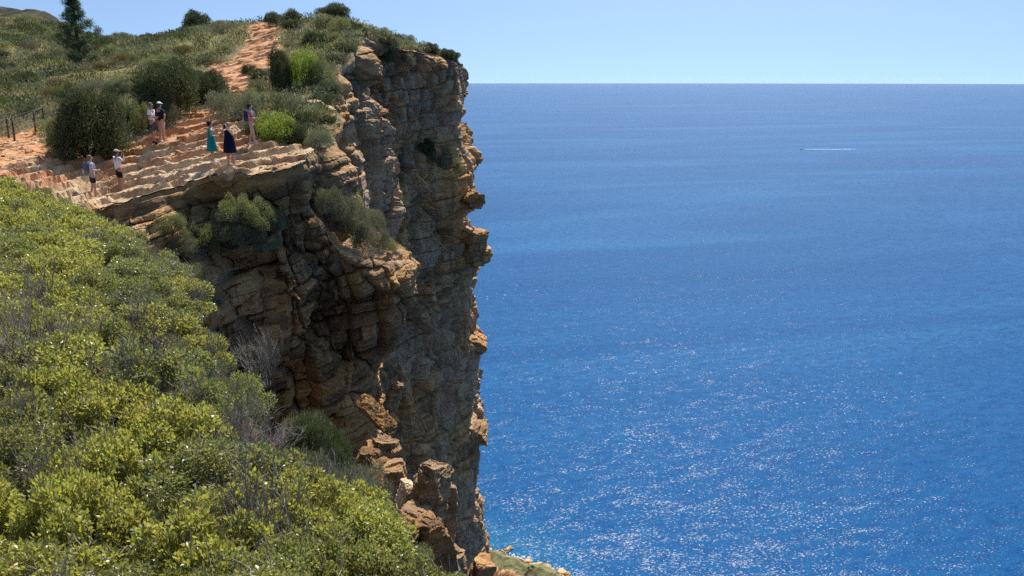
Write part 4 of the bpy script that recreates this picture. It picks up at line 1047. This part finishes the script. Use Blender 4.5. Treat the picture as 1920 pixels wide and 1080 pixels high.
def person(px, Y, yaw, height, label, skin_m='skin_a', arms=('down', 'down'), top=None, bottom=None, dress=None, hair=None, hat=None, shoes=None, stance=(0.0, 0.0), girth=1.0, long_hair=False, bun=False):
    x = P(px, 300, Y)[0]
    for _ in range(3):
        z = hz(x, Y); x = (px-960)*(Y*CT-z*ST)/FPX
    root = link('person', None, loc=(x, Y, z-0.01)); root.rotation_euler = (0, 0, R(yaw)); k = height*0.95/1.72; root.scale = (k, k, k)
    tag(root, label, 'person')
    g = girth
    J = {'pelvis': ((0, 0, 0.95), (0.145*g, 0.11*g)), 'belly': ((0, 0.005, 1.10), (0.125*g, 0.10*g)), 'chest': ((0, 0, 1.31), (0.155*g, 0.105*g)),
         'neckbase': ((0, -0.008, 1.45), (0.065, 0.058)), 'neck': ((0, 0.006, 1.51), (0.050, 0.050)), 'jaw': ((0, 0.022, 1.565), (0.060, 0.070)),
         'face': ((0, 0.014, 1.635), (0.074, 0.090)), 'skull': ((0, 0.0, 1.695), (0.058, 0.070)), 'nose': ((0, 0.118, 1.612), (0.012, 0.014))}
    chains = [['pelvis', 'belly', 'chest', 'neckbase', 'neck', 'jaw', 'face', 'skull'], ['face', 'nose']]
    for sd, sg in (('r', 1), ('l', -1)):
        e, w, f = ARMS[arms[0 if sg == 1 else 1]]
        mx = lambda p: Vector((p[0]*sg, p[1], p[2]))
        e, w, f = mx(e), mx(w), mx(f).normalized()
        sh = Vector((0.185*sg, -0.005, 1.405)); palm = w+f*0.055
        J['sh'+sd] = (tuple(sh), 0.058*g); J['el'+sd] = (tuple(e), 0.040*g); J['wr'+sd] = (tuple(w), (0.026, 0.022)); J['pa'+sd] = (tuple(palm), (0.036, 0.020))
        chains.append(['chest', 'sh'+sd, 'el'+sd, 'wr'+sd, 'pa'+sd])
        acr = f.cross(Vector((0, 1, 0.2))); acr = acr.normalized() if acr.length > .2 else Vector((1, 0, 0)); cur = f.cross(acr).normalized()
        for q, (o_, l_) in enumerate(((-0.027, 0.072), (-0.009, 0.082), (0.009, 0.077), (0.026, 0.062))):
            a = palm+f*0.03+acr*o_; b = a+f*l_*0.5; c = b+(f*0.75+cur*0.55)*l_*0.5
            n0 = 'f%s%d' % (sd, q)
            for i_, (pt, r) in enumerate(((a, 0.0095), (b, 0.0088), (c, 0.0075))): J[n0+str(i_)] = (tuple(pt), r)
            chains.append(['pa'+sd, n0+'0', n0+'1', n0+'2'])
        a = w+f*0.03+acr*(-0.035); b = a+(f*0.6-acr*0.6)*0.045
        J['t'+sd+'0'] = (tuple(a), 0.011); J['t'+sd+'1'] = (tuple(b), 0.009); chains.append(['pa'+sd, 't'+sd+'0', 't'+sd+'1'])
        st = stance[0 if sg == 1 else 1]
        J['hi'+sd] = ((0.088*sg*g, 0, 0.875), 0.092*g); J['kn'+sd] = ((0.10*sg, st*0.5+0.015, 0.49), 0.057*g); J['ca'+sd] = ((0.105*sg, st*0.75-0.02, 0.34), 0.055*g); J['an'+sd] = ((0.105*sg, st-0.02, 0.09), 0.036)
        J['to'+sd] = ((0.118*sg, st+0.12, 0.035), (0.036, 0.026)); J['he'+sd] = ((0.103*sg, st-0.055, 0.035), 0.03)
        chains += [['pelvis', 'hi'+sd, 'kn'+sd, 'ca'+sd, 'an'+sd, 'to'+sd], ['an'+sd, 'he'+sd]]
    link('body', skin('body', chains, J, 'pelvis', M[skin_m]), root)
    for sg in (-1, 1):
        m = MB(); m.ell((0.030*sg, 0.092, 1.645), (0.011, 0.008, 0.007), 8, 4); m.build('eye', cloth('eye_dark', (0.03, 0.02, 0.015)), root)
    m = MB(); m.ell((0, 0.088, 1.568), (0.022, 0.008, 0.006), 8, 4); m.build('mouth', cloth('lips', (0.35, 0.13, 0.11)), root)
    if top:
        T = {'w': ((0, 0, 0.93), (0.16*g, 0.125*g)), 'b': ((0, 0.005, 1.10), (0.145*g, 0.12*g)), 'c': ((0, 0, 1.31), (0.175*g, 0.125*g)), 'n': ((0, -0.006, 1.43), (0.085, 0.072))}
        ch = [['w', 'b', 'c', 'n']]
        for sd, sg in (('r', 1), ('l', -1)):
            s_ = Vector(J['sh'+sd][0]); e_ = Vector(J['el'+sd][0])
            T['s'+sd] = (tuple(s_), 0.074*g); T['e'+sd] = (tuple(s_.lerp(e_, 0.78)), 0.060*g); ch.append(['c', 's'+sd, 'e'+sd])
        link(top[0], skin(top[0], ch, T, 'b', cloth(top[1], top[2])), root)
    if bottom:
        T = {'p': ((0, 0, 0.985), (0.158*g, 0.122*g)), 'q': ((0, 0, 0.90), (0.165*g, 0.125*g))}; ch = [['p', 'q']]
        for sd in 'rl':
            h_ = Vector(J['hi'+sd][0]); k_ = Vector(J['kn'+sd][0]); T['h'+sd] = (tuple(h_), 0.112*g); T['k'+sd] = (tuple(h_.lerp(k_, bottom[3])), 0.088*g); ch.append(['q', 'h'+sd, 'k'+sd])
        link(bottom[0], skin(bottom[0], ch, T, 'q', cloth(bottom[1], bottom[2])), root)
    if dress:
        m = MB(); rs = []
        for (zz, rx, ry) in ((1.455, 0.10, 0.075), (1.40, 0.175, 0.115), (1.30, 0.178, 0.128), (1.12, 0.158*g, 0.128*g), (0.98, 0.185*g, 0.15*g), (0.80, 0.198*g, 0.165*g), (0.62, 0.208*g, 0.18*g), (dress[2], 0.215*g, 0.19*g)):
            fl = max(0, (1.0-zz))*0.05
            rs.append([((rx+fl*math.sin(7*a))*math.cos(a), (ry+fl*math.sin(7*a))*math.sin(a), zz) for a in (2*math.pi*i/28 for i in range(28))])
        m.rings(rs[::-1]); m.build('dress', cloth(dress[0], dress[1]), root)
    if hair:
        m = MB(); m.ell((0, -0.018, 1.668), (0.088, 0.098, 0.082), 14, 8, -0.35, 1.0)
        m.ell((0, -0.055, 1.62), (0.080, 0.062, 0.085 if not long_hair else 0.16), 12, 7)
        if bun: m.ell((0, -0.10, 1.70), (0.045, 0.045, 0.045), 8, 6)
        m.build('hair', cloth(hair[0], hair[1]), root)
    if hat:
        m = MB(); m.ell((0, 0.0, 1.69), (0.095, 0.108, 0.085), 14, 6, -0.1, 1.0); h_ = m.build('hat', cloth(hat[0], hat[1]), root)
        b = MB(); b.ell((0, 0.10 if hat[2] == 'cap' else 0.0, 1.685), (0.08, 0.10, 0.010) if hat[2] == 'cap' else (0.16, 0.17, 0.012), 14, 4); b.build('brim', cloth(hat[0], hat[1]), h_)
    if shoes:
        for sd, sg in (('r', 1), ('l', -1)):
            a = J['an'+sd][0]; m = MB(); m.ell((0.111*sg, a[1]+0.055, 0.045), (0.050, 0.135, 0.048), 12, 6); m.ell((0.105*sg, a[1]-0.01, 0.075), (0.046, 0.055, 0.05), 10, 6)
            m.build('shoe', cloth(shoes[0], shoes[1]), root)
    return root, J
def backpack(root, J, c1, c2, label):
    mw = Matrix.Translation(root.location) @ root.rotation_euler.to_matrix().to_4x4() @ Matrix.Scale(root.scale[0], 4)
    o = link('backpack', None, loc=mw @ Vector((0, -0.19, 1.10))); o.rotation_euler = root.rotation_euler; o.scale = root.scale; tag(o, label, 'backpack')
    m = MB(); rs = []
    for (zz, rx, ry) in ((-0.20, 0.10, 0.06), (-0.18, 0.145, 0.085), (0.0, 0.155, 0.10), (0.15, 0.145, 0.085), (0.24, 0.11, 0.065), (0.27, 0.06, 0.04)):
        rs.append([(rx*math.copysign(abs(math.cos(a))**0.6, math.cos(a)), ry*math.copysign(abs(math.sin(a))**0.6, math.sin(a)), zz+0.10) for a in (2*math.pi*i/20 for i in range(20))])
    m.rings(rs); m.build('bag', c1, o)
    p = MB(); p.ell((0, -0.095, 0.02), (0.105, 0.045, 0.09), 12, 6); p.build('pocket', c2, o)
    for sg in (-1, 1):
        s = MB(); s.tube([(0.09*sg, 0.06, 0.32), (0.10*sg, 0.16, 0.375), (0.105*sg, 0.30, 0.30), (0.12*sg, 0.33, 0.14), (0.13*sg, 0.22, -0.02), (0.12*sg, 0.08, -0.04)], [0.02]*6, 6); s.build('strap', c2, o)
    return o
def phone(root, label, at=(0.0, 0.30, 1.585)):
    mw = Matrix.Translation(root.location) @ root.rotation_euler.to_matrix().to_4x4() @ Matrix.Scale(root.scale[0], 4)
    m = MB(); rs = []
    for yy, e in ((-0.005, 0.0), (-0.004, 0.003), (0.004, 0.003), (0.005, 0.0)):
        w, h_ = 0.036+e, 0.073+e; c = 0.008
        rs.append([(-w+c, yy, -h_), (w-c, yy, -h_), (w, yy, -h_+c), (w, yy, h_-c), (w-c, yy, h_), (-w+c, yy, h_), (-w, yy, h_-c), (-w, yy, -h_+c)])
    m.rings(rs); o = m.build('phone', cloth('phone_black', (0.02, 0.02, 0.022)), None, False)
    o.location = mw @ Vector(at); o.rotation_euler = root.rotation_euler; tag(o, label, 'phone')
GREY = cloth('pack_grey', (0.13, 0.13, 0.16)); NAVY = cloth('pack_navy', (0.03, 0.045, 0.12)); BLUE = cloth('pack_blue', (0.35, 0.45, 0.68))
p1, j1 = person(178, 30.6, -55, 1.70, 'person in a lavender-grey top and dark navy shorts wearing a grey backpack', 'skin_a', ('bent', 'bent'), ('t_shirt', 'tee_lavender', (0.50, 0.50, 0.60)), ('shorts', 'shorts_navy', (0.025, 0.03, 0.06), 0.75), hair=('hair_light', (0.20, 0.14, 0.09)), shoes=('shoe_beige', (0.45, 0.35, 0.28)), stance=(0.06, -0.06))
backpack(p1, j1, GREY, cloth('pack_pale', (0.5, 0.5, 0.55)), 'grey backpack worn by the leftmost person in the lavender-grey top')
p2, j2 = person(227, 31.4, -35, 1.68, 'person in a white shirt and black shorts holding both hands up to the face', 'skin_b', ('photo', 'photo'), ('shirt', 'shirt_white', (0.72, 0.71, 0.76)), ('shorts', 'shorts_black', (0.012, 0.012, 0.016), 0.85), hair=('hair_brown', (0.06, 0.04, 0.03)), hat=('cap_cream', (0.5, 0.45, 0.38), 'cap'), shoes=('shoe_grey', (0.25, 0.24, 0.24)), stance=(0.0, 0.05))
phone(p2, 'dark phone held up by the person in white shirt and black shorts')
person(290, 34.1, -95, 1.76, 'man in a white shirt and dark slate shorts in front of the dome-shaped bush', 'skin_b', ('bent', 'down'), ('shirt', 'shirt_bright', (0.80, 0.78, 0.80)), ('shorts', 'shorts_slate', (0.07, 0.075, 0.095), 0.95), hair=('hair_grey', (0.16, 0.15, 0.12)), shoes=('shoe_black', (0.02, 0.02, 0.02)), stance=(0.08, -0.06))
person(306, 34.3, -25, 1.72, 'person in a white cap and black sleeveless top facing away beside the man in white', 'skin_a', ('hip', 'hip'), ('top', 'top_black', (0.012, 0.014, 0.018)), ('shorts', 'shorts_rose', (0.50, 0.33, 0.28), 0.6), hair=('hair_brown', (0.06, 0.04, 0.03)), hat=('cap_white', (0.85, 0.85, 0.84), 'cap'), shoes=('shoe_white', (0.7, 0.7, 0.7)))
person(400, 30.9, -60, 1.63, 'woman in a teal green knee-length dress with dark hair and white shoes', 'skin_a', ('bent', 'down'), dress=('dress_teal', (0.008, 0.235, 0.225), 0.50), hair=('hair_black', (0.02, 0.016, 0.014)), shoes=('shoe_white', (0.7, 0.7, 0.7)), girth=1.08, bun=True)
p6, j6 = person(434, 30.7, 172, 1.72, 'woman in a loose navy dress facing the camera with a phone at her face', 'skin_a', ('photo', 'photo'), dress=('dress_navy', (0.006, 0.010, 0.030), 0.56), hair=('hair_silver', (0.30, 0.28, 0.27)), shoes=('shoe_black', (0.02, 0.02, 0.02)), girth=1.22, stance=(0.02, -0.02))
phone(p6, 'dark phone held up by the woman in the navy dress')
p7, j7 = person(474, 32.7, -85, 1.66, 'bare-legged person in a pink top with a blue backpack, rightmost of the trio', 'skin_a', ('bent', 'bent'), ('top', 'top_pink', (0.50, 0.15, 0.17)), ('shorts', 'shorts_blush', (0.60, 0.36, 0.33), 0.45), hair=('hair_black', (0.02, 0.016, 0.014)), shoes=('shoe_pale', (0.55, 0.48, 0.45)), stance=(0.14, -0.10), bun=True)
backpack(p7, j7, NAVY, BLUE, 'navy and light blue backpack on the person in the pink top')

# ------------------------------------------------------------------ boat far out, its wake and the foam streaks
bx, by = px_sea(1503, 280)
bt = link('motor_boat', None, loc=(bx, by, SEA_Z)); bt.rotation_euler = (0, 0, R(90)); tag(bt, 'tiny white motor boat far out on the open sea ahead of its wake', 'boat')
m = MB(); rs = []
for (yy, w, zb, zt) in ((-8.0, 2.3, 0.1, 1.6), (-7.9, 2.5, -0.3, 1.7), (-2.0, 2.6, -0.4, 1.9), (3.0, 2.2, -0.3, 2.3), (6.0, 1.2, 0.1, 2.7), (8.2, 0.1, 1.2, 3.0)):
    rs.append([(-w, yy, zt), (-w*0.85, yy, zb+0.5), (-w*0.3, yy, zb), (w*0.3, yy, zb), (w*0.85, yy, zb+0.5), (w, yy, zt)])
m.rings(rs); m.build('hull', M['hull'], bt, False)
m = MB(); m.rings([[(-1.7, -4, 1.8), (1.7, -4, 1.8), (1.6, 2.6, 2.1), (-1.6, 2.6, 2.1)], [(-1.5, -3.6, 3.9), (1.5, -3.6, 3.9), (1.3, 1.2, 3.9), (-1.3, 1.2, 3.9)]]); cb = m.build('cabin', M['hull'], bt, False)
m = MB(); m.rings([[(-1.45, 2.32, 2.5), (1.45, 2.32, 2.5), (1.32, 1.55, 3.6), (-1.32, 1.55, 3.6)], [(-1.45, 2.36, 2.52), (1.45, 2.36, 2.52), (1.32, 1.62, 3.62), (-1.32, 1.62, 3.62)]]); m.build('windscreen', M['glass'], cb, False)
def foam_patch(name, pts, n, spread, size, seed, kind='stuff', stretch=(1, 1)):
    """many little ragged flecks of white water along a line"""
    rng = np.random.default_rng(seed); V = []; F = []
    pts = np.array(pts); t = rng.uniform(size=n)**1.3*(len(pts)-1); i = np.minimum(t.astype(int), len(pts)-2); f = (t-i)[:, None]
    c = pts[i]*(1-f)+pts[i+1]*f + rng.normal(size=(n, 2))*np.array(spread)*(0.5+0.7*(t/(len(pts)-1)))[:, None]
    for k in range(n):
        r = size*rng.uniform(.35, 1.2); m_ = 7; a0 = rng.uniform(0, 6)
        b = len(V)
        for q in range(m_):
            a = 2*math.pi*q/m_; rr = r*rng.uniform(.5, 1.2)
            V.append((c[k, 0]+rr*math.cos(a)*stretch[0], c[k, 1]+rr*math.sin(a)*stretch[1], SEA_Z+0.05+0.0004*k))
        F.append(tuple(b+q for q in range(m_)))
    m = MB(); m.v = V; m.f = F
    return tag(m.build(name, M['foam'], None, False), kind=kind)
wk = [px_sea(q, 279.8) for q in (1513, 1535, 1560, 1600)]
foam_patch('wake', wk, 230, (6, 4), 4.2, 1, 'stuff', (1.6, 1.0))
for i, (px, py, w, n) in enumerate(((1195, 822, 22, 26), (1516, 970, 34, 50), (948, 548, 26, 12), (1600, 740, 130, 60), (1380, 930, 60, 14))):
    a = px_sea(px-w, py+3); b = px_sea(px+w, py-3); sc_ = a[1]/1500
    foam_patch('sea_foam', [a, b], n, (3.5*sc_*6, 7*sc_*6), 0.8*sc_*2.0, 20+i, 'stuff', (1.6, 0.7))
foam_patch('surf', [(q[0]+1.5, q[1]+1.5) for q in SHORE[:9]], 70, (1.4, 1.6), 0.8, 50)

# ------------------------------------------------------------------ sea air
hv = NT('sea_air'); pv = hv.n('VolumePrincipled', {'Color': (0.72, 0.86, 1.0, 1), 'Density': 3.5e-6, 'Anisotropy': 0.2}); hv.t.links.new(pv.outputs[0], hv.out.inputs['Volume'])
m = MB(); q = 64000.0; z0, z1 = SEA_Z-4.0, 62.0
m.add([(-q, -q, z0), (q, -q, z0), (q, q, z0), (-q, q, z0), (-q, -q, z1), (q, -q, z1), (q, q, z1), (-q, q, z1)], [(3, 2, 1, 0), (4, 5, 6, 7), (0, 1, 5, 4), (1, 2, 6, 5), (2, 3, 7, 6), (3, 0, 4, 7)])
tag(m.build('haze', hv.m, None, False), kind='stuff')
SC.cycles.volume_bounces = 0
